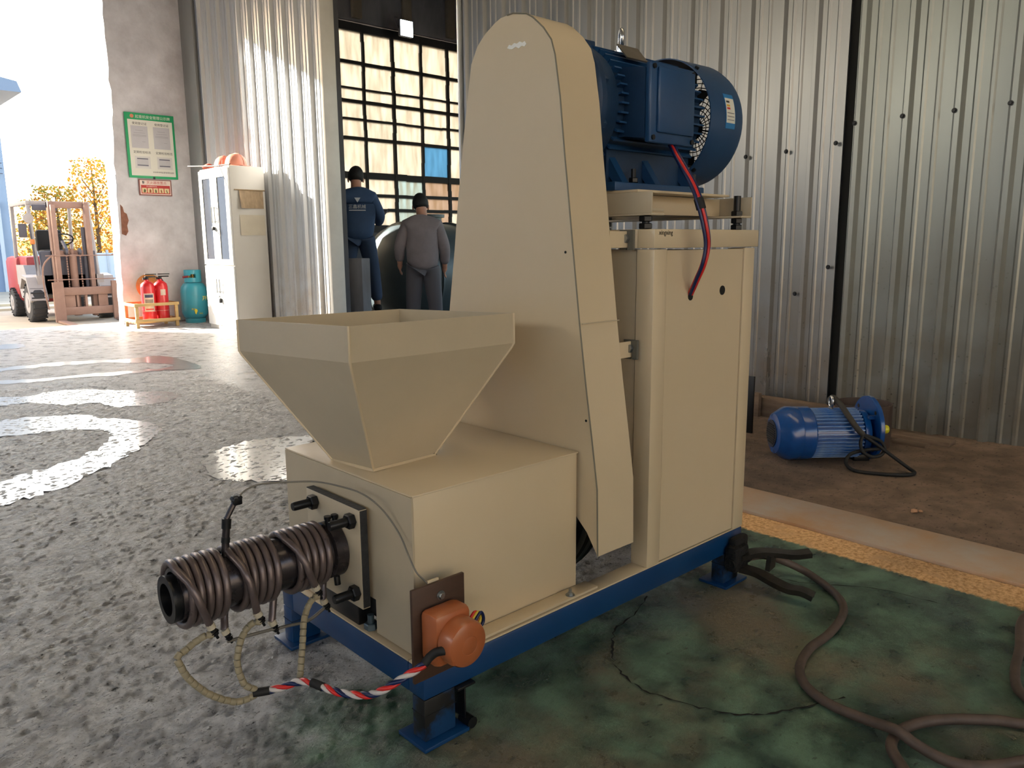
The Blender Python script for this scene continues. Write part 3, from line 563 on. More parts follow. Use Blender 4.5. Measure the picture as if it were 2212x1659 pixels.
# motor stand ----------------------------------------------------------
CX0, CX1, CY0, CY1, CT = .662, 1.100, -.045, .524, .980
bm = nb(); box(bm, CX0, CX0+.050, CY0, CY0+.05, ZF, .934, .0015); ST = obj('motor_stand', bm, CREAM, M, label='tall cream cabinet stand that carries the motor')
bm = nb(); box(bm, CX1-.050, CX1, CY0, CY0+.05, ZF, .934, .0015); obj('corner_post', bm, CREAM, ST)
bm = nb(); box(bm, CX0, CX0+.05, CY1-.05, CY1, ZF, .934, .0015); obj('corner_post', bm, CREAM, ST)
bm = nb(); box(bm, CX1-.05, CX1, CY1-.05, CY1, ZF, .934, .0015); obj('corner_post', bm, CREAM, ST)
for a in ((CX0-.004, CX1+.012, CY0-.003, CY0+.045), (CX0-.004, CX1+.012, CY1-.045, CY1+.003), (CX0-.004, CX0+.044, CY0+.046, CY1-.046), (CX1-.032, CX1+.012, CY0+.046, CY1-.046)):
    bm = nb(); box(bm, *a, .9365, CT, .002); obj('top_band', bm, CREAM, ST)
bm = nb(); prism(bm, [(CX0+.0535, ZF+.003), (CX1-.0535, ZF+.003), (CX1-.0535, .9315), (CX0+.0535, .9315)], 'y', CY0+.003, CY0+.007); DR = obj('door_panel', bm, CREAM, ST)
for x_, z_, r_ in ((.955, .8276, .012), (.815, .819, .010)):
    bm = nb(); rev(bm, [(r_, 0), (r_, .0012)], (x_, CY0+.003, z_), (0, -1, 0), 20); obj('cable_hole', bm, CRACK, DR)
bm = nb()
bm2 = nb(); box(bm2, CX0+.004, CX0+.007, CY0+.054, CY0+.18, ZF+.05, .93); obj('side_sheet', bm2, CREAMD, ST)
bm2 = nb(); box(bm2, CX0+.014, CX0+.017, CY0+.184, CY1-.054, ZF+.05, .93); obj('side_sheet', bm2, CREAMD, ST)
bm2 = nb(); box(bm2, CX1-.01, CX1-.007, CY0+.054, CY1-.054, ZF+.004, .93); obj('side_sheet', bm2, CREAMD, ST)
bm2 = nb(); box(bm2, CX0+.054, CX1-.054, CY1-.012, CY1-.008, ZF+.004, .93); obj('side_sheet', bm2, CREAMD, ST); bm.free()
# flat bars that tie the guard to the stand
for z_, ya in ((.957, .03), (.700, .012)):
    bm = nb(); box(bm, GX1-.002, CX0-.006, ya-.004, ya, z_-.019, z_+.019); o = obj('tie_bar', bm, CREAM, M)
    bm = nb(); prism(bm, [(ya-.022, z_-.024), (ya-.008, z_-.024), (ya-.008, z_-.008), (ya+.0, z_-.008), (ya+.0, z_-.024), (ya+.018, z_-.024), (ya+.018, z_+.022), (ya-.022, z_+.022)], 'x', CX0-.012, CX0-.0045); obj('slotted_lug', bm, mat('grey lug', (112, 112, 104), .5, .4), o)
    bm = nb(); hexa(bm, (CX0-.012, ya-.002, z_+.002), (-1, 0, 0), .011, .009); obj('lug_bolt', bm, ZINC, o)
    bm = nb(); box(bm, CX0-.0135, CX0-.004, ya-.05, ya-.022, z_-.018, z_+.018); bm.free()
text('scrawl', 'xingxing', .016, CRACK, ST, face_frame((CX0+.012, CY0-.0036, .967), (1, 0, 0), (0, 0, 1)), .0002)
# platform rails and levelling rods
for x0_, s_ in ((.676, 1), (1.112, -1)):
    bm = nb(); xa, xb = sorted((x0_, x0_+.005*s_)); box(bm, xa, xb, -.024, .50, 1.017, 1.066, .0008); xa, xb = sorted((x0_, x0_+.05*s_)); box(bm, xa, xb, -.024, .50, 1.012, 1.017, .0008); RL = obj('platform_rail', bm, CREAMD, M)
    for y_ in (.006, .46):
        xr = x0_+.024*s_
        if s_ > 0: xr = x0_+.018
        bm = nb(); cyl(bm, (xr, y_, CT-.01), (xr, y_, 1.070 if s_ < 0 else 1.028), .0095, n=16)
        for zz in (1.017, .998, .981): hexa(bm, (xr, y_, zz), (0, 0, 1), .0165, .0135)
        obj('levelling_rod', bm, BLACK, RL)
bm = nb(); box(bm, .684, 1.104, .070, .074, 1.018, 1.064, .0006); o = obj('platform_cross_angle', bm, CREAM, M)
bm = nb(); box(bm, .680, 1.072, .02, .47, 1.0665, 1.0725, .0008); obj('motor_base_plate', bm, CREAM, M)
bm = nb(); box(bm, .69, .74, -.012, -.008, 1.022, 1.028, .0006); obj('slot_tab', bm, CREAMD, M)
# the motor ---------------------------------------------------------------
MY, MZ = .232, 1.275
bm = nb(); rev(bm, [(.06, .598), (.158, .600), (.165, .606), (.165, .622), (.156, .628), (.153, .66), (.146, .685), (.139, .69), (.139, 1.03), (.120, 1.045), (.05, 1.05)], (0, MY, MZ), (1, 0, 0), 56); MO = obj('electric_motor', bm, MBLUED, M, 30, label='large blue electric motor lying on the stand')
bm = nb()
bmf = nb(); box(bmf, .688, 1.03, -.0022, .0022, .138, .154); fin_me = mesh(bmf, MBLUE)
for k in range(44):
    a = 2*math.pi*k/44
    if R(232) < a < R(308): continue
    if R(146) < a < R(214): pass
    o = obj('cooling_fin', fin_me, parent=MO); o.location = (0, MY, MZ); o.rotation_euler = (a-math.pi/2, 0, 0)
bm.free()
# fan cowl: open drum with rim, spokes and mesh grill at the end
bm = nb(); prof = [(.167, 1.035), (.170, 1.035), (.171, 1.175), (.166, 1.196), (.150, 1.206), (.149, 1.203), (.163, 1.193), (.168, 1.173)]
o_ = Vector((0, MY, MZ)); rs = [ring(bm, o_+Vector((h, 0, 0)), Vector((0, 1, 0)), Vector((0, 0, 1)), r, 64) for r, h in prof]
for a, b in zip(rs, rs[1:]+rs[:1]): bridge(bm, a, b)
FC = obj('fan_cowl', bm, MBLUE, MO, 40)
bm = nb()
for r_ in [.03+.012*i for i in range(11)]:
    tube(bm, [Vector((1.2045, MY+r_*math.cos(a), MZ+r_*math.sin(a))) for a in [2*math.pi*k/40 for k in range(41)]], .0014, 4, False)
for k in range(32):
    a = 2*math.pi*k/32; tube(bm, [(1.2045, MY+.02*math.cos(a), MZ+.02*math.sin(a)), (1.2045, MY+.152*math.cos(a), MZ+.152*math.sin(a))], .0014, 4)
rev(bm, [(.03, 0), (.03, .004)], (1.203, MY, MZ), (1, 0, 0), 24); obj('fan_grill', bm, BLACK, MO)
bm = nb(); rev(bm, [(.03, 0), (.03, .05)], (1.07, MY, MZ), (1, 0, 0), 20)
for k in range(7):
    a = 2*math.pi*k/7; M3 = Matrix.Translation((0, MY, MZ)) @ Matrix.Rotation(a, 4, 'X'); t_ = nb(); box(t_, 1.08, 1.13, -.002, .002, .02, .13); t_.transform(M3)
    me_ = bpy.data.meshes.new('t'); t_.to_mesh(me_); t_.free(); bm.from_mesh(me_); bpy.data.meshes.remove(me_)
obj('fan_impeller', bm, BLACK, MO)
for a in (50, 130, 230, 310):
    bm = nb(); a = R(a); cyl(bm, (1.05, MY+.166*math.cos(a), MZ+.166*math.sin(a)), (1.05, MY+.176*math.cos(a), MZ+.176*math.sin(a)), .006, n=8); box(bm, 1.02, 1.07, MY+.14*math.cos(a)-.008, MY+.14*math.cos(a)+.008, MZ+.14*math.sin(a)-.012, MZ+.14*math.sin(a)+.012); obj('cowl_screw', bm, BLACK, MO)
# terminal box on the near side
bm = nb(); prism(bm, [(MY-.14, 1.200), (.034, 1.192), (.034, 1.350), (MY-.10, 1.365), (MY-.08, 1.36), (MY-.09, 1.2)], 'x', .715, .882); TB = obj('terminal_box', bm, MBLUED, MO)
bm = nb(); box(bm, .718, .893, .018, .034, 1.182, 1.362, .004); obj('terminal_cover', bm, MBLUE, MO)
bm = nb(); box(bm, .742, .885, .010, .0185, 1.205, 1.353, .004); obj('cover_raised_panel', bm, MBLUE, MO)
for x_ in (.729, .885):
    for z_ in (1.193, 1.352):
        bm = nb(); rev(bm, [(.006, 0), (.006, .004), (.003, .0042)], (x_, .018, z_), (0, -1, 0), 12); obj('cover_screw', bm, BLACK, MO)
# nameplate, eye bolt, feet
bm = nb(); t_ = box(bm, .735, .815, -.0015, .0015, -.024, .024); bm.transform(Matrix.Translation((0, MY-.112, MZ+.128)) @ Matrix.Rotation(R(-42), 4, 'X')); obj('nameplate', bm, mat('dull nameplate', (120, 112, 102), .4, .5, noise=.3, nscale=30), MO)
bm = nb(); box(bm, .70, .74, MY-.025, MY+.025, MZ+.13, MZ+.166, .004); obj('lifting_boss', bm, MBLUED, MO)
bm = nb(); cyl(bm, (.868, MY, MZ+.13), (.868, MY, MZ+.178), .012, n=14); rev(bm, [(.018, 0), (.018, .006)], (.868, MY, MZ+.160), (0, 0, 1), 16)
tube(bm, [Vector((.868+.012*math.cos(2*math.pi*k/24), MY+.014*math.cos(2*math.pi*k/24), MZ+.196+.022*math.sin(2*math.pi*k/24))) for k in range(25)],   .0056, 8, False); EB = obj('eye_bolt', bm, CHROME, MO, 60)
bm = nb()
for sy in (-1, 1):
    ya, yb = sorted((MY+sy*.085, MY+sy*.150)); bm2 = nb(); box(bm2, .672, 1.045, ya, yb, 1.0728, 1.094, .003); obj('motor_foot', bm2, MBLUE, MO)
    for xf in (.70, .83, .985):
        bm2 = nb(); prism(bm2, [(MY+sy*.075, 1.20), (MY+sy*.148, 1.094), (MY+sy*.120, 1.094), (MY+sy*.055, 1.17)], 'x', xf, xf+.024); obj('foot_rib', bm2, MBLUE, MO)
    bm2 = nb(); box(bm2, .69, 1.03, MY+sy*.10-.006, MY+sy*.10+.006, 1.094, 1.19); obj('foot_web', bm2, MBLUED, MO)
    for xf in (.76, 1.015):
        bm2 = nb(); cyl(bm2, (xf, MY+sy*.135, 1.094), (xf, MY+sy*.135, 1.128), .006, n=10); hexa(bm2, (xf, MY+sy*.135, 1.095), (0, 0, 1), .012, .012); obj('foot_bolt', bm2, BLACK, MO)
bm.free()
bm = nb()
for k in range(10):
    a = R(20+36*k); hexa(bm, (.622, MY+.156*math.cos(a), MZ+.156*math.sin(a)), (1, 0, 0), .010, .012)
obj('flange_bolts', bm, MBLUED, MO)
# energy label on the cowl (curved)
def cowl_patch(name, x0, x1, a0, a1, r, mt):
    bm = nb(); n = 8; A = []
    for i in range(n+1):
        a = R(a0+(a1-a0)*i/n); A.append([bm.verts.new((x, MY+rr_*math.cos(a), MZ+rr_*math.sin(a))) for x, rr_ in ((x0, r), (x1, r), (x1, r+.0012), (x0, r+.0012))])
    for p, q in zip(A, A[1:]): bridge(bm, p, q)
    bm.faces.new(A[0][::-1]); bm.faces.new(A[-1]); return obj(name, bm, mt, MO)
cowl_patch('energy_label', 1.105, 1.150, 157, 188, .1702, mat('label sky blue', (40, 120, 180), .4)); cowl_patch('label_white_field', 1.107, 1.148, 161, 183, .1707, mat('label white', (222, 220, 208), .5))
for a_, c_ in ((163.5, (40, 40, 40)), (167, (230, 180, 50)), (169.5, (196, 60, 48)), (174, (120, 120, 120)), (177, (130, 130, 130)), (180, (140, 140, 140))):
    cowl_patch('label_print', 1.111, 1.126 if a_ < 171 else 1.144, a_, a_+(1.7 if a_ < 171 else .7), .1710, mat('print %d' % int(a_), c_, .6))
# motor lead wires into the stand
MW = [(0.822,0.05,1.20),(0.822,0.030,1.181),(0.797,-0.003,1.155),(0.783,-0.036,1.120),(0.782,-0.063,1.081),(0.780,-0.084,1.038),(0.787,-0.096,0.985),(0.796,-0.097,0.942),(0.793,-0.091,0.899),(0.798,-0.070,0.860),(0.812,-0.044,0.824)]
base = smooth_path(MW, 8)
for k, (mt, ph) in enumerate(((WIRER, .4), (WIREB, 2.2), (WIRER, 3.6), (WIREB, 5.1))):
    spread = [.0045+.004*math.sin(math.pi*i/(len(base)-1))*(1 if k % 2 else .7) for i in range(len(base))]
    pts = [p+Vector((math.cos(ph+i*.02), math.sin(ph+i*.02)*.6, 0))*spread[i] for i, p in enumerate(base)]
    bm = nb(); tube(bm, pts, .0042, 8); obj('motor_lead', bm, mt, M, 60)
bm = nb(); tube(bm, base[38:43], .0115, 10); obj('lead_tape', bm, RUBBER, M, 60)
# switch board on the front corner --------------------------------------
bm = nb(); box(bm, -.048, .075, -.057, -.049, .146, .331, .002); SB = obj('switch_board', bm, BROWNP, M, label='brown bakelite board with an orange brown rotary switch')
bm = nb(); rev(bm, [(.0095, 0), (.0095, .0015)], (.017, -.057, .303), (0, -1, 0), 18); hexa(bm, (.017, -.0585, .303), (0, -1, 0), .0066, .005); obj('board_screw', bm, ZINC, SB)
bm = nb(); box(bm, -.034, .050, -.108, -.057, .190, .292, .012); obj('switch_body', bm, COPPER, SB, 40)
bm = nb(); box(bm, -.026, .016, -.145, -.106, .206, .266, .009); obj('switch_neck', bm, COPPER, SB, 40)
bm = nb(); rev(bm, [(.043, .0), (.044, .006), (.044, .028), (.041, .034), (.034, .0375), (.018, .039), (.0175, .0385), (.016, .0385), (.015, .039), (.001, .0392)], (.012, -.108, .238), (0, -1, 0), 48); obj('switch_knob', bm, COPPER, SB, 30)
bm = nb(); rev(bm, [(.012, 0), (.012, .0015)], (-.0262, -.126, .234), (-1, 0, 0), 20); obj('wire_entry', bm, CRACK, SB)
bm = nb(); tube(bm, smooth_path([(-.025, -.126, .234), (-.033, -.122, .235), (-.041, -.113, .231), (-.050, -.106, .222)], 5), .008, 10); obj('entry_sleeve', bm, RUBBER, SB, 60)
for k, mt in enumerate((WIRER, WIREY, WIREB)):
    q = .004*k; bm = nb(); tube(bm, smooth_path([(.046, -.088-q, .240-q), (.062, -.086-q, .249-q), (.076+q, -.084-q, .258), (.085+q, -.082-q, .252-q), (.081+q, -.082-q, .239-q), (.065, -.084-q, .232-q), (.046, -.086-q, .232-q)], 6), .0033, 8); obj('jumper_wire', bm, mt, SB, 60)
bm = nb(); box(bm, -.006, .02, -.049, -.0445, .16, .335, .001); obj('board_bracket', bm, CREAM, SB)
# ================================================================== THINGS ON THE FLOOR AROUND THE MACHINE
# welding earth clamp on the rear leg, with its cable
EC = thing('earth_clamp', 'blackened welding earth clamp with two handles gripping the rear blue leg, trailing a brown cable', 'clamp', (1.06, -.09, 0), world=True)
def arm(pts, w, t, name):
    """flat bar bent along pts, channel shaped"""
    P = smooth_path(pts, 6); bm = nb(); prev = None
    for i, p in enumerate(P):
        d = (P[min(i+1, len(P)-1)]-P[max(i-1, 0)]).normalized(); s = Vector((-d.y, d.x, 0)).normalized(); up = s.cross(d).normalized(); up = up if up.z > 0 else -up
        q = [bm.verts.new(p+a) for a in (s*w+up*t, s*w*.8-up*t*1.6, s*w*.7-up*t*1.6, s*w*.72+up*0, -s*w*.72+up*0, -s*w*.7-up*t*1.6, -s*w*.8-up*t*1.6, -s*w+up*t)]
        if prev: bridge(bm, prev, q)
        else: bm.faces.new(q[::-1])
        prev = q
    bm.faces.new(prev); return obj(name, bm, mat('scorched clamp steel', (70, 66, 60), .42, .6, noise=.6, nscale=14, col2=(16, 15, 14)), EC, 40)
arm([(1.04, -.075, .092), (1.09, -.105, .098), (1.13, -.14, .095), (1.16, -.175, .092), (1.19, -.207, .098)], .019, .006, 'clamp_handle')
arm([(1.04, -.078, .060), (1.06, -.12, .052), (1.065, -.165, .040), (1.068, -.21, .032), (1.075, -.245, .034), (1.082, -.274, .026)], .019, .006, 'clamp_handle')
bm = nb(); box(bm, 1.005, 1.075, -.088, -.047, .05, .125, .012); box(bm, 1.02, 1.09, -.075, -.05, .10, .145, .01); cyl(bm, (1.0, -.07, .075), (1.09, -.07, .075), .016, n=14); obj('clamp_jaw', bm, mat('soot black', (12, 11, 11), .6, .3, bump=.6, bscale=90), EC)
bm = nb(); prism(bm, [(1.088, .052), (1.118, .058), (1.122, .092), (1.095, .094)], 'y', -.142, -.128); obj('clamp_web', bm, mat('scorched clamp steel', (0, 0, 0)), EC)
WC = [(1.07,-.09,.085),(1.13,-.10,.075),(1.20,-.12,.045),(1.235,-0.175,0.018),(1.194,-0.262,0.011),(1.136,-0.325,0.011),(1.061,-0.362,0.011),(0.943,-0.382,0.011),(0.847,-0.383,0.011),(0.753,-0.406,0.011),(0.691,-0.451,0.011),(0.660,-0.517,0.011),(0.651,-0.597,0.017),(0.635,-0.66,0.032),(0.632,-0.70,0.022),(0.641,-0.753,0.011),(0.675,-0.803,0.011),(0.758,-0.855,0.011),(0.884,-0.92,0.011),(1.0,-1.0,.011)]
bm = nb(); tube(bm, smooth_path(WC, 8), .0105, 12); obj('welding_cable', bm, CABLE, EC, 60)
WC2 = [(1.9,-.75,.011),(1.656,-0.707,0.011),(1.416,-0.685,0.011),(1.329,-0.687,0.011),(1.199,-0.719,0.011),(1.077,-0.742,0.011),(0.999,-0.769,0.011),(0.959,-0.813,0.011),(0.94,-0.84,0.011),(0.873,-0.815,0.011),(0.843,-0.770,0.011),(0.780,-0.706,0.011),(0.724,-0.670,0.011),(0.664,-0.654,0.011),(0.610,-0.662,0.011),(0.570,-0.694,0.011),(0.529,-0.741,0.011),(.5,-.82,.011)]
bm = nb(); tube(bm, smooth_path(WC2, 8), .0105, 12); tag(obj('welding_cable', bm, CABLE, None, 60), 'brown cable loop lying flat at the right edge of the green floor', 'cable')
# spare blue motor lying on the dirt
FM = thing('flange_motor', 'small glossy blue finned flange motor lying on the dirt floor by the wall', 'motor', (2.31, .535, 0), R(-42))
bm = nb(); rev(bm, [(.055, 0), (.088, .008), (.112, .045), (.118, .06), (.118, .10), (.116, .105), (.117, .11), (.117, .155), (.113, .16)], (0, 0, .118), (1, 0, 0), 48); obj('fan_cowl', bm, FBLUE, FM, 25)
bm = nb(); rev(bm, [(.060, 0), (.060, .004)], (-.003, 0, .118), (1, 0, 0), 32); obj('vent_disc', bm, mat('dark blue vent', (8, 18, 40), .5), FM)
for k in range(9):
    z = .118+(-.04+.01*k); w = math.sqrt(max(.0001, .052**2-(z-.118)**2)); bm = nb(); box(bm, -.006, .003, -w, w, z-.003, z+.003); obj('vent_slot', bm, CRACK, FM)
bm = nb(); rev(bm, [(.09, .15), (.094, .155), (.094, .37), (.085, .375)], (0, 0, .118), (1, 0, 0), 48); FB2 = obj('motor_body', bm, FBLUE, FM, 30)
bmf = nb(); box(bmf, .163, .365, -.0022, .0022, .09, .110); ff = mesh(bmf, FBLUEW)
for k in range(40):
    o = obj('cooling_fin', ff, parent=FB2); o.location = (0, 0, .118); o.rotation_euler = (2*math.pi*k/40, 0, 0)
bm = nb(); rev(bm, [(.09, .37), (.105, .372), (.10, .40), (.08, .408)], (0, 0, .118), (1, 0, 0), 40); obj('end_bell', bm, FBLUE, FM)
bm = nb(); rev(bm, [(.05, .415), (.138, .415), (.140, .418), (.140, .432), (.138, .435), (.07, .435)], (0, 0, .140), (1, 0, 0), 56); FLG = obj('mounting_flange', bm, FBLUE, FM, 25)
for k in range(4):
    a = R(45+90*k); bm = nb(); rev(bm, [(.009, 0), (.009, .0012)], (.4148, .115*math.cos(a), .140+.115*math.sin(a)), (-1, 0, 0), 12); obj('flange_hole', bm, CRACK, FLG)
    bm = nb(); box(bm, .39, .415, .1*math.cos(a)-.008, .1*math.cos(a)+.008, .130+.1*math.sin(a)-.008, .130+.1*math.sin(a)+.008); obj('flange_lug', bm, FBLUE, FLG)
bm = nb(); rev(bm, [(.019, 0), (.019, .075), (.015, .08)], (.435, 0, .13), (1, 0, 0), 18); obj('shaft_sleeve', bm, mat('yellow plastic sleeve', (214, 206, 40), .4), FM)
bm = nb(); tube(bm, [Vector((.255, .018*math.cos(2*math.pi*k/20), .258+.022*math.sin(2*math.pi*k/20))) for k in range(21)], .006, 8, False); cyl(bm, (.255, 0, .215), (.255, 0, .238), .010, n=12); obj('eye_bolt', bm, CHROME, FM, 60)
bm = nb(); box(bm, .35, .42, -.05, .05, 0.0, .03, .004); obj('support_chock', bm, BLACK, FM)
# wire rope sling hooked through the eye bolt
SL = thing('lifting_sling', 'black cable sling hooked over the spare blue motor', 'sling', (2.50, .363, 0), R(-42))
bm = nb(); tube(bm, smooth_path([(.01, .055, .24), (.012, .03, .268), (.012, .0, .272), (.025, -.04, .25), (.045, -.085, .205), (.065, -.122, .165), (.085, -.138, .140)], 7), 0.0125, 9); obj('sling_strap', bm, mat('worn webbing', (62, 58, 52), .75, noise=.4, nscale=30), SL, 60)
loop1 = [(.085, -.138, .140), (.07, -.15, .11), (.075, -.165, .075), (.11, -.175, .055), (.15, -.17, .06), (.17, -.16, .085), (.155, -.15, .115), (.12, -.14, .13), (.085, -.138, .140)]
bm = nb(); tube(bm, smooth_path(loop1, 6), .0075, 8); obj('sling_eye', bm, RUBBER, SL, 60)
loop2 = [(.09, -.138, .135), (.14, -.16, .10), (.19, -.19, .06), (.24, -.23, .02), (.245, -.27, .010), (.19, -.29, .009), (.10, -.27, .009), (.02, -.22, .009), (.0, -.18, .03), (.03, -.15, .06), (.09, -.145, .075), (.15, -.16, .085)]
bm = nb(); tube(bm, smooth_path(loop2, 6), .0075, 8); obj('sling_tail', bm, RUBBER, SL, 60)
# steel pipe ring
bm = nb(); prof = [(.125, 0), (.125, .200), (.121, .200), (.121, .0)]; u_, v_ = Vector((1, 0, 0)), Vector((0, 1, 0)); rs = [ring(bm, (2.865, .375, h), u_, v_, r, 56) for r, h in prof]
for a, b in zip(rs, rs[1:]+rs[:1]): bridge(bm, a, b)
tag(obj('steel_pipe_section', bm, RUSTP), 'short open section of rusty brown steel pipe standing behind the spare motor', 'pipe')
bm = nb(); box(bm, 3.08, 3.15, .50, 1.10, .0, .105, .004)
TBm = tag(obj('timber_beam', bm, WOODG), 'grey weathered timber lying along the foot of the ribbed wall', 'timber')
bm = nb(); box(bm, 3.045, 3.075, 1.02, 1.06, .0, .13, .002); tag(obj('timber_stub', bm, WOODG), 'short upright timber stub at the end of the grey beam', 'timber')
bm = nb(); box(bm, 3.08, 3.17, .06, .36, 0, .02, .002); tag(obj('wooden_board', bm, WOODG), 'thin board flat on the dirt beside the rusty pipe', 'board')
bm = nb(); box(bm, 2.98, 3.05, .13, .28, 0, .012, .002); tag(obj('wooden_board', bm, WOODG), 'shorter board flat on the dirt nearest the pipe', 'board')
bm = nb(); box(bm, 2.675, 2.687, .842, .878, 0, .29, .001); tag(obj('steel_upright', bm, BLACK), 'dark flat steel bar standing upright behind the machine stand', 'steel bar')
for i, (x, y, s) in enumerate(((2.033, -.175, .012), (2.05, -.19, .008), (2.36, .74, .014), (2.26, .70, .008))):
    bm = nb(); bmesh.ops.create_icosphere(bm, subdivisions=2, radius=s)
    for v in bm.verts: v.co *= random.uniform(.75, 1.15); v.co.z *= .7
    bm.transform(Matrix.Translation((x, y, s*.5))); tag(obj('pebble', bm, mat('pale stone %d' % (i % 2), ((176, 136, 104), (170, 164, 156))[i > 1], .8)), ('orange brown pebble on the dirt floor in front of the steel plate', 'tiny crumb beside the orange brown pebble', 'pale pebble on the dirt left of the spare motor', 'tiny pale crumb near the pale pebble')[i], 'pebble')

# ================================================================== BY THE FAR PIER
WHITE = mat('white enamel', (222, 222, 218), .4, noise=.08, nscale=4); WHITEG = mat('cabinet side enamel', (206, 202, 194), .42, noise=.15, nscale=3, col2=(180, 170, 156))
CB = thing('filing_cabinet', 'tall white steel cabinet with two glazed upper doors against the ribbed panel', 'cabinet', (3.1, 7.67, 0), world=True)
x0, x1, y0, y1, H_ = 2.87, 3.285, 7.28, 8.07, 1.80
bm = nb(); box(bm, x0+.02, x1, y0, y1, .0, H_, .004); obj('cabinet_body', bm, WHITEG, CB)
w = (y1-y0)/2
GLASS = mat('dark cabinet glass', (66, 70, 78), .08, spec=.5, noise=.2, nscale=5)
for i in range(2):
    ya, yb = y0+i*w+.004, y0+(i+1)*w-.004
    bm = nb(); fr = .085
    for a in ((ya, ya+fr, .74, H_-.02), (yb-fr, yb, .74, H_-.02), (ya+fr, yb-fr, .74, .80), (ya+fr, yb-fr, 1.69, H_-.02)): box(bm, x0, x0+.018, *a)
    d_ = obj('glazed_door', bm, WHITE, CB)
    bm = nb(); box(bm, x0+.008, x0+.012, ya+fr, yb-fr, .80, 1.69); obj('glass_pane', bm, GLASS, d_)
    ye = yb-.035 if i == 0 else ya+.035
    bm = nb(); cyl(bm, (x0-.022, ye, 1.20), (x0-.022, ye, 1.38), .006, n=10); box(bm, x0-.022, x0, ye-.004, ye+.004, 1.21, 1.22); box(bm, x0-.022, x0, ye-.004, ye+.004, 1.36, 1.37); obj('door_handle', bm, ZINC, d_)
    bm = nb(); box(bm, x0, x0+.018, ya, yb, .05, .725, .002); d2 = obj('lower_door', bm, WHITE, CB)
    bm = nb(); cyl(bm, (x0-.022, ye, .42), (x0-.022, ye, .58), .006, n=10); box(bm, x0-.022, x0, ye-.004, ye+.004, .43, .44); obj('door_handle', bm, ZINC, d2)
bm = nb(); box(bm, x0-.03, x0-.002, y0+w-.03, y0+w-.008, .31, .36, .004); tube(bm, [(x0-.015, y0+w-.02, .36), (x0-.015, y0+w, .39), (x0-.015, y0+w+.02, .37)], .004, 6); obj('padlock', bm, BLACK, CB)
bm = nb(); tube(bm, smooth_path([(x0-.012, y0+w+.04, 1.19), (x0-.02, y0+w, 1.17), (x0-.02, y0+w-.05, 1.15), (x0-.015, y0+w-.09, 1.08)], 5), .004, 6); box(bm, x0-.03, x0-.004, y0+w+.02, y0+w+.05, 1.12, 1.16, .003); obj('door_chain', bm, BLACK, CB)
def sheet_paper(name, label, xa, xb, za, zb, mt, curl):
    bm = nb(); n = 10; A = []
    for i in range(n+1):
        x = xa+(xb-xa)*i/n; c = curl*(1-i/n)**3*.05
        A.append([bm.verts.new((x+c*.2*0, y0-.003-c*(1 if z < (za+zb)/2 else .15)-t, z)) for z, t in ((za, .001), (zb, .001), (zb, 0), (za, 0))])
    for p, q in zip(A, A[1:]): bridge(bm, p, q)
    bm.faces.new(A[0][::-1]); bm.faces.new(A[-1]); return tag(obj(name, bm, mt), label, 'notice')
sheet_paper('paper_notice', 'curling brown paper hung from a stick on the cabinet side', 2.98, 3.26, 1.35, 1.54, mat('brown paper', (176, 152, 122), .85, noise=.5, nscale=14, stretch=(3, 1, 1)), 1.)
sheet_paper('paper_notice', 'pale sheet taped below the brown paper on the cabinet side', 2.975, 3.265, 1.06, 1.28, mat('pale paper', (206, 196, 176), .85, noise=.2, nscale=6), .15)
bm = nb(); cyl(bm, (2.93, y0-.008, 1.547), (3.28, y0-.008, 1.545), .006, n=8); tag(obj('paper_stick', bm, mat('stick wood', (150, 126, 92), .7)), 'thin wooden stick across the cabinet side above the brown paper', 'stick')
def helmet(x, y, z, rz, rgb, label):
    t = thing('hard_hat', label, 'helmet', (x, y, z), rz, 'hard hats on top of the cabinet'); m_ = mat('helmet %d' % rgb[0], rgb, .4)
    bm = nb(); prof = [(.118, 0), (.118, .02), (.112, .06), (.095, .10), (.065, .128), (.03, .14), (.001, .143)]; rev(bm, prof, (0, 0, 0), (0, 0, 1), 32, True, True); obj('shell', bm, m_, t, 50)
    bm = nb(); rev(bm, [(.112, 0), (.135, -.003), (.136, .003), (.117, .012)], (0, 0, .003), (0, 0, 1), 32, False, False); box(bm, .10, .165, -.07, .07, 0, .008, .003); obj('brim', bm, m_, t, 50)
    bm = nb(); tube(bm, [Vector((.118*math.cos(a), 0, .02+.124*math.sin(a))) for a in [math.pi*k/14 for k in range(15)]], .006, 6); obj('ridge', bm, m_, t, 50)
helmet(3.06, 7.76, 1.803, .9, (196, 124, 104), 'faded red hard hat on the cabinet, farther from the doorway')
helmet(3.06, 7.47, 1.803, -1.2, (204, 132, 110), 'faded red hard hat on the cabinet, at its doorway corner')
bm = nb(); tube(bm, smooth_path([(2.94, 8.06, 1.828), (2.97, 8.0, 1.85), (3.01, 7.98, 1.83), (3.06, 8.02, 1.84), (3.0, 8.08, 1.83)], 5), .026, 9); tag(obj('red_rag', bm, mat('faded red cloth', (176, 92, 76), .9, noise=.4, nscale=12), None, 60), 'crumpled faded red rag on the far corner of the cabinet top', 'rag')
bm = nb(); tube(bm, [(2.86, 8.32, 1.86), (2.885, 7.6, 1.812), (2.90, 7.27, 1.81)], .008, 7); tag(obj('thin_rod', bm, mat('dark rod', (60, 48, 42), .7)), 'thin dark rod lying along the cabinet top, overhanging its far end', 'rod')
bm = nb(); tube(bm, smooth_path([(2.90, 7.55, 1.812), (2.862, 7.45, 1.80), (2.858, 7.36, 1.70), (2.862, 7.29, 1.58)], 6), .004, 6); tag(obj('black_cord', bm, RUBBER, None, 60), 'thin black cord drooping over the cabinet top edge', 'cord')
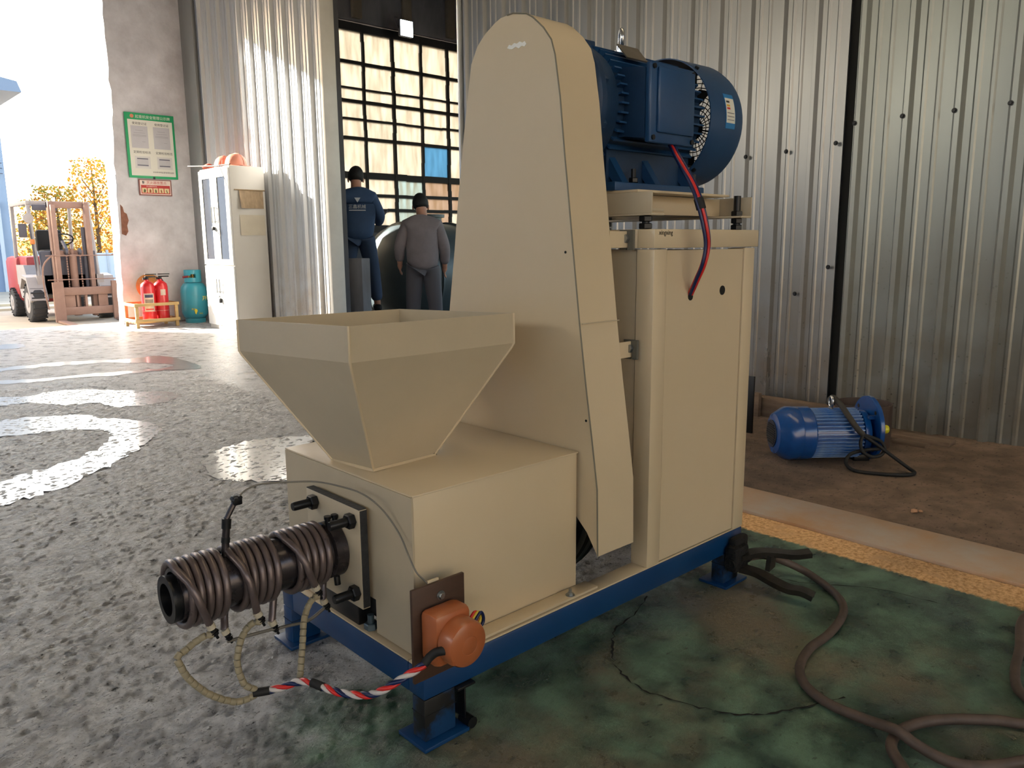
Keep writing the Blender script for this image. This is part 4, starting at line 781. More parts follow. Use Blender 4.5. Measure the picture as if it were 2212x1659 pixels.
# ---- crate with fire extinguishers
WOODY = mat('pale crate wood', (190, 158, 106), .75, noise=.3, nscale=6, stretch=(1, 1, 4))
CRT = thing('extinguisher_crate', 'open pale wooden crate frame holding two red extinguishers at the pier foot', 'crate', (2.45, 8.76, 0), world=True)
cx0, cx1, cy0, cy1 = 2.21, 2.70, 8.55, 8.97
for x in (cx0, cx1-.035):
    for y in (cy0, cy1-.035): bm = nb(); box(bm, x, x+.035, y, y+.035, 0, .29, .002); obj('crate_post', bm, WOODY, CRT)
for z in (.07, .255):
    for a in ((cx0-.01, cx1+.01, cy0-.012, cy0), (cx0-.01, cx1+.01, cy1, cy1+.012), (cx0-.012, cx0, cy0, cy1), (cx1, cx1+.012, cy0, cy1)): bm = nb(); box(bm, *a, z, z+.035, .001); obj('crate_rail', bm, WOODY, CRT)
for k in range(4): bm = nb(); box(bm, cx0, cx1, cy0+.02+k*.1, cy0+.1+k*.1, .055, .07, .001); obj('crate_floor_board', bm, WOODY, CRT)
REDX = mat('extinguisher red', (200, 34, 40), .3, coat=.3); LABW = mat('extinguisher label', (206, 186, 170), .6, noise=.3, nscale=40)
def extinguisher(x, y, rz, label, kind):
    t = thing('fire_extinguisher', label, 'extinguisher', (x, y, .07), rz, 'fire extinguishers in the crate')
    bm = nb(); rev(bm, [(.070, 0), (.078, .006), (.079, .03), (.079, .40), (.072, .435), (.045, .462), (.024, .472), (.024, .49)], (0, 0, 0), (0, 0, 1), 36); obj('cylinder_body', bm, REDX, t, 40)
    bm = nb(); cyl(bm, (0, 0, .485), (0, 0, .515), .02, n=14); box(bm, -.02, .10, -.012, .012, .515, .53, .003); box(bm, -.02, .11, -.012, .012, .545, .556, .003); cyl(bm, (-.02, 0, .50), (-.045, 0, .50), .014, n=12); obj('valve_handle', bm, BLACK, t)
    bm = nb(); tube(bm, smooth_path([(0, .02, .50), (.02, .07, .49), (.05, .085, .42), (.055, .075, .25), (.05, .07, .12)], 6), .009, 8); obj('hose', bm, RUBBER, t, 60)
    bm = nb(); rev(bm, [(.0795, 0), (.0795, .004)], (0, 0, .115), (0, 0, 1), 36, False, False); obj('band_line', bm, LABW, t)
    bm = nb(); n = 10; za, zb, aa, ab = (.12, .33, 215, 300) if kind == 0 else (.30, .37, 262, 305)
    A = [[bm.verts.new((r_*math.cos(R(aa+(ab-aa)*i/n)), r_*math.sin(R(aa+(ab-aa)*i/n)), z)) for z, r_ in ((za, .0805), (zb, .0805), (zb, .0785), (za, .0785))] for i in range(n+1)]
    for p, q in zip(A, A[1:]): bridge(bm, p, q)
    bm.faces.new(A[0][::-1]); bm.faces.new(A[-1]); obj('paper_label', bm, LABW, t)
    if kind == 0:
        for (za, zb, c_) in ((.28, .315, (60, 60, 90)), (.20, .26, (130, 120, 112)), (.135, .15, (200, 60, 50))):
            bm = nb(); A = [[bm.verts.new((r_*math.cos(R(225+65*i/8)), r_*math.sin(R(225+65*i/8)), z)) for z, r_ in ((za, .0812), (zb, .0812), (zb, .0803), (za, .0803))] for i in range(9)]
            for p, q in zip(A, A[1:]): bridge(bm, p, q)
            obj('label_print', bm, mat('lp%d' % c_[0], c_, .6), t)
extinguisher(2.415, 8.70, 0, 'red fire extinguisher with a large printed label, left in the crate', 0)
extinguisher(2.580, 8.74, -.25, 'red fire extinguisher with a small pale sticker, right in the crate', 1)
bm = nb(); 
prof = [(.001, .09), (.05, .088), (.085, .07), (.10, .035), (.105, .02), (.17, .0), (.172, .006), (.11, .03), (.09, .078), (.05, .096), (.001, .098)]
rev(bm, prof, (0, 0, 0), (0, 0, 1), 36, False, False); bm.transform(Matrix.Translation((2.55, 8.99, .452)) @ Matrix.Rotation(R(68), 4, 'X')); tag(obj('straw_hat', bm, mat('orange straw', (196, 136, 74), .8, noise=.4, nscale=30), None, 50), 'orange brown round hat propped behind the extinguishers', 'hat')
# ---- gas cylinder
TEAL = mat('turquoise gas bottle', (54, 150, 170), .35, noise=.15, nscale=8, col2=(80, 130, 140)); YEL = mat('yellow stencil', (226, 206, 60), .6)
GC = thing('gas_cylinder', 'turquoise gas cylinder standing between the crate and the white cabinet', 'gas cylinder', (3.02, 8.86, 0))
bm = nb(); rev(bm, [(.03, .035), (.09, .04), (.135, .07), (.155, .12), (.158, .20), (.158, .38), (.150, .44), (.12, .485), (.07, .51), (.02, .515)], (0, 0, 0), (0, 0, 1), 44); obj('bottle', bm, TEAL, GC, 50)
bm = nb(); rs = [ring(bm, (0, 0, h), Vector((1, 0, 0)), Vector((0, 1, 0)), r, 40) for r, h in ((.118, 0), (.122, .055), (.116, .055), (.112, 0))]
for a, b in zip(rs, rs[1:]+rs[:1]): bridge(bm, a, b)
obj('foot_ring', bm, TEAL, GC)
bm = nb(); n = 40; zl = [.505, .56, .605, .655]
V = [[[bm.verts.new((r_*math.cos(2*math.pi*i/n), r_*math.sin(2*math.pi*i/n), z)) for r_ in (.098, .102)] for z in zl] for i in range(n)]
for i in range(n):
    j = (i+1) % n; ang = 360*i/n
    for k in range(3):
        if k == 1 and 225 < ang < 262: continue
        bm.faces.new((V[i][k][1], V[j][k][1], V[j][k+1][1], V[i][k+1][1])); bm.faces.new((V[i][k][0], V[i][k+1][0], V[j][k+1][0], V[j][k][0]))
    bm.faces.new((V[i][3][0], V[i][3][1], V[j][3][1], V[j][3][0]))
obj('guard_collar', bm, TEAL, GC)
bm = nb(); cyl(bm, (0, 0, .51), (0, 0, .60), .022, n=14); cyl(bm, (-.08, -.09, .575), (-.02, -.02, .575), .012, n=10); obj('valve', bm, mat('brass', (150, 116, 60), .4, .6), GC)
bm = nb(); tube(bm, [(-.06, -.06, .575), (-.11, -.075, .575), (-.15, -.08, .57)], .013, 8); obj('valve_tap', bm, mat('dark red tap', (120, 30, 40), .5), GC)
text('stencil', '开', .06, YEL, GC, face_frame((.035, -.1605, .285), (1, 0, 0), (0, 0, 1)) @ Matrix.Identity(4), .0006); text('stencil', '封', .06, YEL, GC, face_frame((.105, -.130, .285), (.75, .66, 0), (0, 0, 1)), .0006)
bm = nb(); prism(bm, [(-.045, .165), (-.028, .178), (-.012, .172), (-.008, .15), (-.02, .128), (-.026, .11), (-.036, .12), (-.04, .145)], 'y', -.1600, -.150); bm.transform(Matrix.Rotation(R(-8), 4, 'Z')); obj('stencil_drop', bm, YEL, GC)
text('stencil', '燃气', .026, YEL, GC, face_frame((-.095, -.134, .165), (.83, -.56, 0), (0, 0, 1)), .0006); text('stencil', '电话', .022, YEL, GC, face_frame((-.012, -.1605, .112), (1, 0, 0), (0, 0, 1)), .0006)
# ---- notice boards on the pier
SGN = thing('notice_board', 'green framed crane safety notice board on the concrete pier', 'sign', (2.765, 9.17, 1.77), world=True)
GRN = mat('sign green', (38, 168, 110), .45); SW = mat('sign white', (224, 224, 214), .5); SGY = mat('certificate grey', (190, 190, 196), .4, noise=.1, nscale=10); INK = mat('sign ink', (34, 36, 44), .6)
bm = nb(); box(bm, 2.475, 3.055, 9.165, 9.178, 1.772, 2.535, .002); obj('board', bm, GRN, SGN)
bm = nb(); box(bm, 2.505, 3.028, 9.1635, 9.166, 1.80, 2.455); obj('white_field', bm, SW, SGN)
yS = 9.1632
def ft(x, z, y=yS): return face_frame((x, y, z), (1, 0, 0), (0, 0, 1))
text('title', '起重机安全管理公示牌', .041, SW, SGN, ft(2.598, 2.478, 9.1645), .0005)
bm = nb(); rev(bm, [(.022, 0), (.022, .001)], (2.56, 9.165, 2.495), (0, -1, 0), 20); obj('emblem', bm, mat('emblem coral', (226, 140, 110), .6), SGN)
for xx in (2.535, 2.795):
    text('caption', '使用登记证', .034, INK, SGN, ft(xx+.02, 2.40), .0004); text('caption', '定期检验标志', .034, INK, SGN, ft(xx+.01, 2.065), .0004)
    bm = nb(); box(bm, xx, xx+.195, 9.1618, 9.1635, 2.125, 2.385); c_ = obj('certificate', bm, SGY, SGN)
    for k, (u0, u1, zz) in enumerate(((.05, .14, 2.33), (.03, .16, 2.30), (.02, .175, 2.275), (.02, .175, 2.262), (.12, .16, 2.20))): bm = nb(); box(bm, xx+u0, xx+u1, 9.1612, 9.1619, zz, zz+.004); obj('certificate_line', bm, mat('grey line', (150, 150, 158), .6), c_)
    bm = nb(); box(bm, xx+.02, xx+.20, 9.1618, 9.1635, 1.885, 2.03); c_ = obj('certificate', bm, mat('certificate case', (206, 206, 204), .4), SGN)
    bm = nb(); box(bm, xx+.04, xx+.175, 9.1612, 9.1619, 1.91, 2.01); obj('card', bm, SGY, c_)
    for zz in (1.918, 1.995): bm = nb(); box(bm, xx+.045, xx+.172, 9.1606, 9.1613, zz, zz+.011); obj('card_bar', bm, mat('card bar', (90, 92, 108), .6), c_)
text('issuer', '长治市市场监督管理局监制', .021, INK, SGN, ft(2.755, 1.84), .0004)
bm = nb(); box(bm, 2.75, 2.775, 9.162, 9.166, 1.765, 1.79); obj('tape', bm, INK, SGN)
RS = thing('extinguisher_sign', 'small red framed fire extinguisher instruction sign below the green board', 'sign', (2.77, 9.17, 1.56), world=True)
RD = mat('sign red', (190, 52, 50), .5); PK = mat('sign pink white', (232, 214, 204), .5)
bm = nb(); box(bm, 2.575, 2.965, 9.168, 9.178, 1.565, 1.758, .001); obj('frame', bm, mat('sign frame', (140, 84, 78), .5), RS)
bm = nb(); box(bm, 2.588, 2.952, 9.1665, 9.169, 1.578, 1.748); obj('field', bm, PK, RS)
bm = nb(); box(bm, 2.598, 2.942, 9.165, 9.167, 1.588, 1.69); obj('red_band', bm, RD, RS)
text('title', '灭火器放置点', .040, RD, RS, ft(2.665, 1.706, 9.1662), .0004); text('subtitle', '灭火器使用方法', .018, PK, RS, ft(2.66, 1.668, 9.1648), .0004)
bm = nb(); cyl(bm, (2.625, 9.1662, 1.705), (2.625, 9.1662, 1.738), .006, n=8); box(bm, 2.635, 2.641, 9.166, 9.167, 1.708, 1.735); obj('pictogram', bm, INK, RS)
for k in range(5):
    xx = 2.607+k*.0665; bm = nb(); box(bm, xx, xx+.056, 9.1638, 9.1652, 1.598, 1.655); p_ = obj('step_picture', bm, mat('cream picture', (226, 206, 160), .6), RS)
    bm = nb(); prism(bm, [(xx+.015+.003*k, 1.601), (xx+.04, 1.603), (xx+.045-.004*k, 1.63), (xx+.03, 1.645), (xx+.02, 1.632)], 'y', 9.1632, 9.164); obj('step_figure', bm, mat('figure %d' % (k % 2), ((90, 92, 60), (150, 80, 50))[k % 2], .7), p_)
# ================================================================== FORKLIFT IN THE YARD
G0 = -.38
FK = thing('forklift', 'weathered red and white forklift with rusty mast parked outside in the sun', 'forklift', (3.15, 15.2, G0), world=True)
RED = mat('faded forklift red', (170, 52, 58), .45, noise=.35, nscale=4, col2=(150, 96, 92)); GREYF = mat('forklift grey', (176, 170, 168), .5, noise=.3, nscale=4); RMAST = mat('rusty brown mast', (156, 126, 112), .65, .1, noise=.5, nscale=5, col2=(128, 98, 86)); TYRE = mat('tyre rubber', (62, 62, 64), .85, noise=.3, nscale=12, bump=.3, bscale=30); DKM = mat('dark machinery', (84, 84, 94), .6)
def wheel(x, y, r, w, outer):
    bm = nb(); rev(bm, [(r*.55, 0), (r*.86, 0), (r*.97, w*.12), (r, w*.3), (r, w*.7), (r*.97, w*.88), (r*.86, w), (r*.55, w)], (x, y, G0+r), (1, 0, 0), 36); o = obj('tyre', bm, TYRE, FK)
    bm = nb()
    for k in range(22):
        a = 2*math.pi*k/22; p = Vector((x+w*.5, y+math.cos(a)*r*.99, G0+r+math.sin(a)*r*.99)); t_ = nb(); box(t_, -w*.5, w*.5, -.012, .012, -.012, .012); t_.transform(Matrix.Translation(p) @ Matrix.Rotation(a, 4, 'X')); me_ = bpy.data.meshes.new('t'); t_.to_mesh(me_); t_.free(); bm.from_mesh(me_); bpy.data.meshes.remove(me_)
    obj('tread', bm, TYRE, o)
    bm = nb(); xo = x-.004 if outer < 0 else x+w+.004; rev(bm, [(r*.54, 0), (r*.5, .02), (r*.28, .03), (r*.24, -.01), (r*.1, -.012)], (xo, y, G0+r), (-outer, 0, 0), 28); obj('wheel_rim', bm, GREYF, o)
wheel(2.46, 15.15, .345, .24, -1); wheel(3.62, 15.15, .345, .24, 1); wheel(2.52, 16.75, .275, .2, -1); wheel(3.58, 16.75, .275, .2, 1)
bm = nb(); prism(bm, [(14.95, .12), (15.45, .12), (15.6, .0), (16.3, .0), (16.45, .25), (17.05, .25), (17.05, .62), (15.9, .62), (15.75, .45), (14.95, .45)], 'x', 2.60, 3.70); obj('chassis', bm, GREYF, FK)
bm = nb(); box(bm, 2.58, 3.72, 16.45, 17.35, -.12, .78, .10); obj('counterweight', bm, RED, FK)
bm = nb(); box(bm, 2.66, 3.64, 15.95, 16.6, .45, .78, .05); obj('engine_hood', bm, RED, FK)
bm = nb(); prism(bm, [(14.85, -.02), (15.05, .36), (15.35, .40), (15.55, .2), (15.52, .28), (15.36, .46), (15.02, .42), (14.8, .02)], 'x', 2.44, 2.72); obj('mudguard', bm, GREYF, FK)
bm = nb(); prism(bm, [(14.85, -.02), (15.05, .36), (15.35, .40), (15.55, .2), (15.52, .28), (15.36, .46), (15.02, .42), (14.8, .02)], 'x', 3.6, 3.88); obj('mudguard', bm, GREYF, FK)
bm = nb(); box(bm, 2.7, 3.6, 14.95, 15.1, .1, .88, .02); obj('dash_panel', bm, DKM, FK)
bm = nb(); box(bm, 2.95, 3.4, 15.9, 16.35, .78, .9, .05); box(bm, 2.95, 3.4, 16.3, 16.42, .85, 1.28, .05); obj('seat', bm, RUBBER, FK)
bm = nb(); cyl(bm, (3.2, 15.2, .85), (3.2, 15.5, 1.05), .03, n=10); obj('steering_column', bm, DKM, FK)
bm = nb(); d_ = Vector((0, .55, .83)); u_, v_ = frame_from(d_); c_ = Vector((3.2, 15.53, 1.08)); tube(bm, [c_+u_*(.19*math.cos(2*math.pi*k/28))+v_*(.19*math.sin(2*math.pi*k/28)) for k in range(29)], .014, 7, False)
for k in range(3): tube(bm, [c_, c_+u_*(.19*math.cos(2.1*k))+v_*(.19*math.sin(2.1*k))], .01, 6)
obj('steering_wheel', bm, RUBBER, FK, 60)
for x in (2.64, 3.62):
    bm = nb(); tube(bm, [(x, 14.98, .42), (x, 15.25, 1.72)], .035, 8); obj('guard_post', bm, GREYF, FK)
    bm = nb(); tube(bm, [(x, 16.62, .6), (x, 16.5, 1.72)], .035, 8); obj('guard_post', bm, GREYF, FK)
    bm = nb(); box(bm, x-.035, x+.035, 15.2, 16.55, 1.70, 1.77, .01); obj('roof_side_rail', bm, GREYF, FK)
for k in range(9): bm = nb(); y = 15.22+k*.162; box(bm, 2.64, 3.62, y, y+.03, 1.73, 1.77); obj('roof_bar', bm, GREYF, FK)
bm = nb(); box(bm, 2.7, 3.1, 15.18, 15.24, 1.60, 1.70, .01); obj('roof_front_panel', bm, DKM, FK)
# mast
for x in (2.84, 3.42):
    bm = nb(); box(bm, x, x+.07, 14.72, 14.86, G0+.08, 1.74, .004); o = obj('mast_rail', bm, RMAST, FK)
    bm = nb(); box(bm, x+.02 if x < 3 else x-.02, x+.09 if x < 3 else x+.05, 14.62, 14.73, G0+.12, 1.68, .004); obj('inner_mast_rail', bm, RMAST, FK)
for z in (1.63, .78, .1): bm = nb(); box(bm, 2.84, 3.49, 14.78, 14.86, z, z+.11, .005); obj('mast_crossbeam', bm, RMAST, FK)
bm = nb(); cyl(bm, (3.16, 14.76, G0+.1), (3.16, 14.76, .82), .065, n=18); cyl(bm, (3.16, 14.76, .8), (3.16, 14.76, .92), .035, n=14); obj('lift_cylinder', bm, RMAST, FK)
bm = nb(); cyl(bm, (3.38, 14.8, .2), (3.38, 14.8, 1.3), .035, n=12); obj('tilt_cylinder', bm, DKM, FK)
for x in (3.05, 3.27):
    bm = nb()
    for k in range(24): z = G0+.2+k*.045; box(bm, x-.012, x+.012, 14.70, 14.715, z, z+.036, .003)
    obj('lift_chain', bm, RMAST, FK); bm = nb(); cyl(bm, (x-.02, 14.71, .87), (x+.02, 14.71, .87), .06, n=18); obj('chain_pulley', bm, DKM, FK)
# carriage
for z in (.10, G0+.13): bm = nb(); box(bm, 2.80, 3.74, 14.50, 14.56, z, z+.14, .006); obj('carriage_bar', bm, RMAST, FK)
for x in (2.92, 3.10, 3.24, 3.46): bm = nb(); box(bm, x, x+(.16 if x in (2.92, 3.46) else .04), 14.53, 14.57, G0+.2, .14, .003); obj('carriage_plate', bm, RMAST, FK)
for x in (2.72, 3.68):
    bm = nb(); prism(bm, [(14.44, G0+.02), (14.44, .34), (14.50, .34), (14.50, G0+.05), (14.50, G0+.02)], 'x', x, x+.17); t_ = nb(); obj('fork_shank', bm, RMAST, FK)
    bm = nb(); prism(bm, [(14.50, G0+.012), (14.50, G0+.055), (13.45, G0+.03), (13.42, G0+.012)], 'x', x+.02, x+.14); obj('fork_blade', bm, RMAST, FK); t_.free()
for s in (-1, 1):
    xo = 3.27+s*.66; bm = nb(); tube(bm, smooth_path([(xo+s*-.02, 14.46, G0+.25), (xo+s*.02, 14.46, .25), (xo+s*.0, 14.46, .62), (xo-s*.15, 14.46, .80), (xo-s*.2, 14.46, .80)], 4), .014, 7); obj('load_guard_rod', bm, RMAST, FK, 60)
for z in (.80, .38): bm = nb(); tube(bm, [(2.66, 14.46, z), (3.9, 14.46, z)], .010, 6); obj('load_guard_wire', bm, RMAST, FK)
bm = nb(); tube(bm, [(2.62, 14.98, .44), (2.60, 15.08, 1.35)], .016, 7); o = obj('mirror_stem', bm, DKM, FK)
bm = nb(); box(bm, 2.42, 2.55, 15.05, 15.08, 1.12, 1.36, .01); obj('wing_mirror', bm, DKM, FK)
bm = nb(); rev(bm, [(.02, 0), (.075, .04), (.085, .09), (.08, .095), (.001, .1)], (2.58, 15.09, 1.45), (0, -1, 0), 20); obj('headlamp', bm, GREYF, FK)
bm = nb(); box(bm, 2.57, 2.64, 14.99, 15.04, 1.0, 1.09, .01); obj('indicator_lamp', bm, mat('amber lens', (214, 130, 60), .3), FK)
bm = nb(); prism(bm, [(2.86, .45), (2.96, .60), (2.98, .45)], 'y', 14.93, 14.95); obj('warning_triangle', bm, RED, FK)
# ================================================================== YARD BACKGROUND
LEAFY = [mat('yellow leaf', (212, 166, 62), .7), mat('green leaf', (146, 152, 76), .7), mat('amber leaf', (184, 118, 56), .7)]
for m_ in LEAFY:
    t = m_.node_tree; tl = t.nodes.new('ShaderNodeBsdfTranslucent'); tl.inputs[0].default_value = m_.node_tree.nodes['Principled BSDF'].inputs['Base Color'].default_value; ms = t.nodes.new('ShaderNodeMixShader'); ms.inputs[0].default_value = .5
    t.links.new(m_.node_tree.nodes['Principled BSDF'].outputs[0], ms.inputs[1]); t.links.new(tl.outputs[0], ms.inputs[2]); t.links.new(ms.outputs[0], t.nodes['Material Output'].inputs[0])
BARK = mat('bark', (112, 96, 80), .9)
def tree(x, y, h, w, n, mix, label):
    t = thing('poplar_tree', label, 'tree', (x, y, G0), 0, 'autumn trees behind the yard'); bm = nb(); tube(bm, [(0, 0, 0), (.03, .02, h*.5), (0, 0, h*.95)], [.09, .06, .015], 8)
    for k in range(14):
        a = random.uniform(0, 6.28); z = h*random.uniform(.2, .85); r_ = w*random.uniform(.5, .9)*(1-.5*z/h); tube(bm, [(0, 0, z), (r_*math.cos(a), r_*math.sin(a), z+h*.16)], [.02, .006], 5)
    obj('trunk', bm, BARK, t); bm = nb()
    for k in range(n):
        z = h*random.uniform(.12, 1.02); rr_ = w*math.sqrt(random.random())*(1-.55*max(0, z/h-.35)); a = random.uniform(0, 6.28); p = Vector((rr_*math.cos(a), rr_*math.sin(a), z)); s = random.uniform(.035, .075)
        q = Matrix.Rotation(random.uniform(0, 6.28), 3, Vector((random.uniform(-1, 1), random.uniform(-1, 1), random.uniform(-1, 1))).normalized()); vs_ = [bm.verts.new(p+q @ Vector(c)*s) for c in ((-1, 0, 0), (0, -.6, .1), (1, 0, 0), (0, .6, .1))]; f = bm.faces.new(vs_)
        f.material_index = random.choices((0, 1, 2), mix)[0]
    o = obj('foliage', mesh(bm, LEAFY, rec=False), parent=t); o['kind'] = 'stuff'
tree(6.2, 28.2, 3.2, 1.0, 2600, (6, 4, 1), 'yellow green autumn tree behind the forklift cab'); tree(7.3, 28.0, 4.1, 1.0, 2800, (8, 1, 2), 'tallest golden autumn tree behind the forklift mast'); tree(8.3, 27.8, 3.4, .9, 2200, (5, 1, 5), 'amber autumn tree beside the concrete pier'); tree(6.1, 30.6, 2.9, .8, 1800, (5, 3, 3), 'small yellow autumn tree next to the grey building')
YF = thing('yard_fence', 'pale blue white panel fence across the back of the yard', 'fence', (10, 26.8, G0), world=True)
for k in range(12): bm = nb(); xx = 5.2+k*1.0; box(bm, xx+.03, xx+.97, 26.8, 26.84, G0, .75); obj('fence_panel', bm, mat('fence pale blue', (196, 208, 220), .5), YF); bm = nb(); box(bm, xx-.03, xx+.03, 26.77, 26.87, G0, .85, .005); obj('fence_post', bm, mat('fence post', (176, 186, 196), .5), YF)
NB_ = thing('yard_building', 'low blue grey building at the left edge of the yard', 'building', (0, 30, G0), world=True)
BW_ = mat('blue grey render', (150, 168, 190), .8, noise=.2, nscale=1)
bm = nb(); box(bm, -12, 4.62, 27.0, 33, G0, 5.5); obj('wall', bm, BW_, NB_)
bm = nb(); prism(bm, [(-13, 5.45), (5.2, 5.45), (5.1, 5.75), (-4, 7.4), (-13, 5.75)], 'y', 26.5, 33.5); obj('roof', bm, mat('building roof', (120, 136, 158), .7), NB_)
bm = nb(); box(bm, 2.6, 4.28, 26.95, 27.05, G0, 2.2); d_ = obj('door', bm, mat('dim doorway', (120, 140, 168), .6), NB_)
for x in (2.5, 4.28): bm = nb(); box(bm, x, x+.1, 26.9, 27.0, G0, 2.3); obj('door_frame', bm, mat('pale frame', (190, 200, 210), .6), NB_)
for z in (3.1, 3.25, 3.4): bm = nb(); tube(bm, [(4.0, 26.9, z), (4.55, 26.9, z+.02)], .012, 5); obj('wall_cable', bm, DKM, NB_)
bm = nb(); box(bm, -30, -4.05, 17, 17.8, G0, 11); tag(obj('added_shade_block', bm, BW_), 'tall plain block added out of frame to shade the hall floor', 'building')  # unseen block, added to keep direct sun off the left floor
bm = nb(); box(bm, .5, 4.4, 18.4, 18.9, G0, G0+.05); box(bm, .5, 4.4, 20.0, 20.5, G0, G0+.05)
struct('trim_yard_kerb', bm, mat('kerb cream', (222, 210, 180), .7))
# ================================================================== NEIGHBOURING ROOM
FLD = thing('flood_lamp', 'bright square white floodlight hung in front of the grid window', 'lamp', (7.05, 9.8, 4.2), world=True)
bm = nb(); box(bm, 6.93, 7.18, 9.74, 9.80, 4.21, 4.46, .01); obj('lamp_housing', bm, DKM, FLD)
bm = nb(); box(bm, 6.94, 7.17, 9.73, 9.74, 4.22, 4.45); obj('lamp_glass', bm, mat('lit lamp glass', (255, 255, 250), .3, emit=(240, 255, 250), estr=14.), FLD)
bm = nb(); tube(bm, [(6.92, 9.78, 4.33), (6.9, 9.85, 4.5), (7.05, 9.98, 4.55)], .012, 6); obj('lamp_bracket', bm, DKM, FLD)
# large tank between the two men
TK = thing('storage_tank', 'big dark rounded tank between the two men', 'tank', (5.85, 7.55, -.2), R(8))
TKM = mat('haze-tinted tank steel', (84, 96, 100), .45, .2, noise=.3, nscale=4)  # bluish lift in this colour stands in for haze in the room
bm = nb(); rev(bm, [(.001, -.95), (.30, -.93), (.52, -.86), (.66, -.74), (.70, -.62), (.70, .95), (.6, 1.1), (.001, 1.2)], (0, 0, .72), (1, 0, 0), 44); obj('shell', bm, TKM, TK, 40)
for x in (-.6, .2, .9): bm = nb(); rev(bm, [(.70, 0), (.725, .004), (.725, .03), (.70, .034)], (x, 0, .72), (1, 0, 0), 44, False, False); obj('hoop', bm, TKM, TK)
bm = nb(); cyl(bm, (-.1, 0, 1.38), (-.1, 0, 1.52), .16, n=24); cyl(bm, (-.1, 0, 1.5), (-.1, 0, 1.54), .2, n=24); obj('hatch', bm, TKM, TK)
for x in (-.5, .7): bm = nb(); box(bm, x-.08, x+.08, -.55, .55, 0, .22, .01); obj('saddle', bm, DKM, TK)
BX = thing('timber_block', 'dark wooden block the man in navy stands on', 'block', (4.32, 7.05, -.2), R(40)); bm = nb(); box(bm, -.34, .34, -.2, .2, 0, .30, .01); obj('block_body', bm, WOODG, BX); bm = nb(); box(bm, -.36, .36, -.22, .22, .30, .34, .005); obj('block_top', bm, WOODG, BX)
bm = nb(); box(bm, -.10, .10, -.09, .09, 0, 1.0, .01); o = tag(obj('concrete_post', bm, CONCD), 'grey concrete post in front of the man in navy', 'post'); o.location = (4.0, 6.55, -.2); o.rotation_euler = (0, 0, R(30))
# ---- people -------------------------------------------------------------
def skin_mesh(V, E, RD_, mt, sub=2):
    me = bpy.data.meshes.new('sk'); me.from_pydata([tuple(v) for v in V], E, []); ob = bpy.data.objects.new('sk', me); COL.objects.link(ob)
    sm = ob.modifiers.new('s', 'SKIN'); sm.use_smooth_shade = True
    for i, r_ in enumerate(RD_): me.skin_vertices[0].data[i].radius = r_ if isinstance(r_, tuple) else (r_, r_)
    me.skin_vertices[0].data[0].use_root = True
    su = ob.modifiers.new('u', 'SUBSURF'); su.levels = sub; su.render_levels = sub
    bpy.context.view_layer.update(); out = bpy.data.meshes.new_from_object(ob.evaluated_get(bpy.context.evaluated_depsgraph_get())); bpy.data.objects.remove(ob)
    out.materials.clear(); out.materials.append(mt); out.shade_smooth(); return out
SKIN = mat('skin', (190, 140, 116), .55); HAIR = mat('black hair', (24, 22, 22), .7, bump=.4, bscale=60)
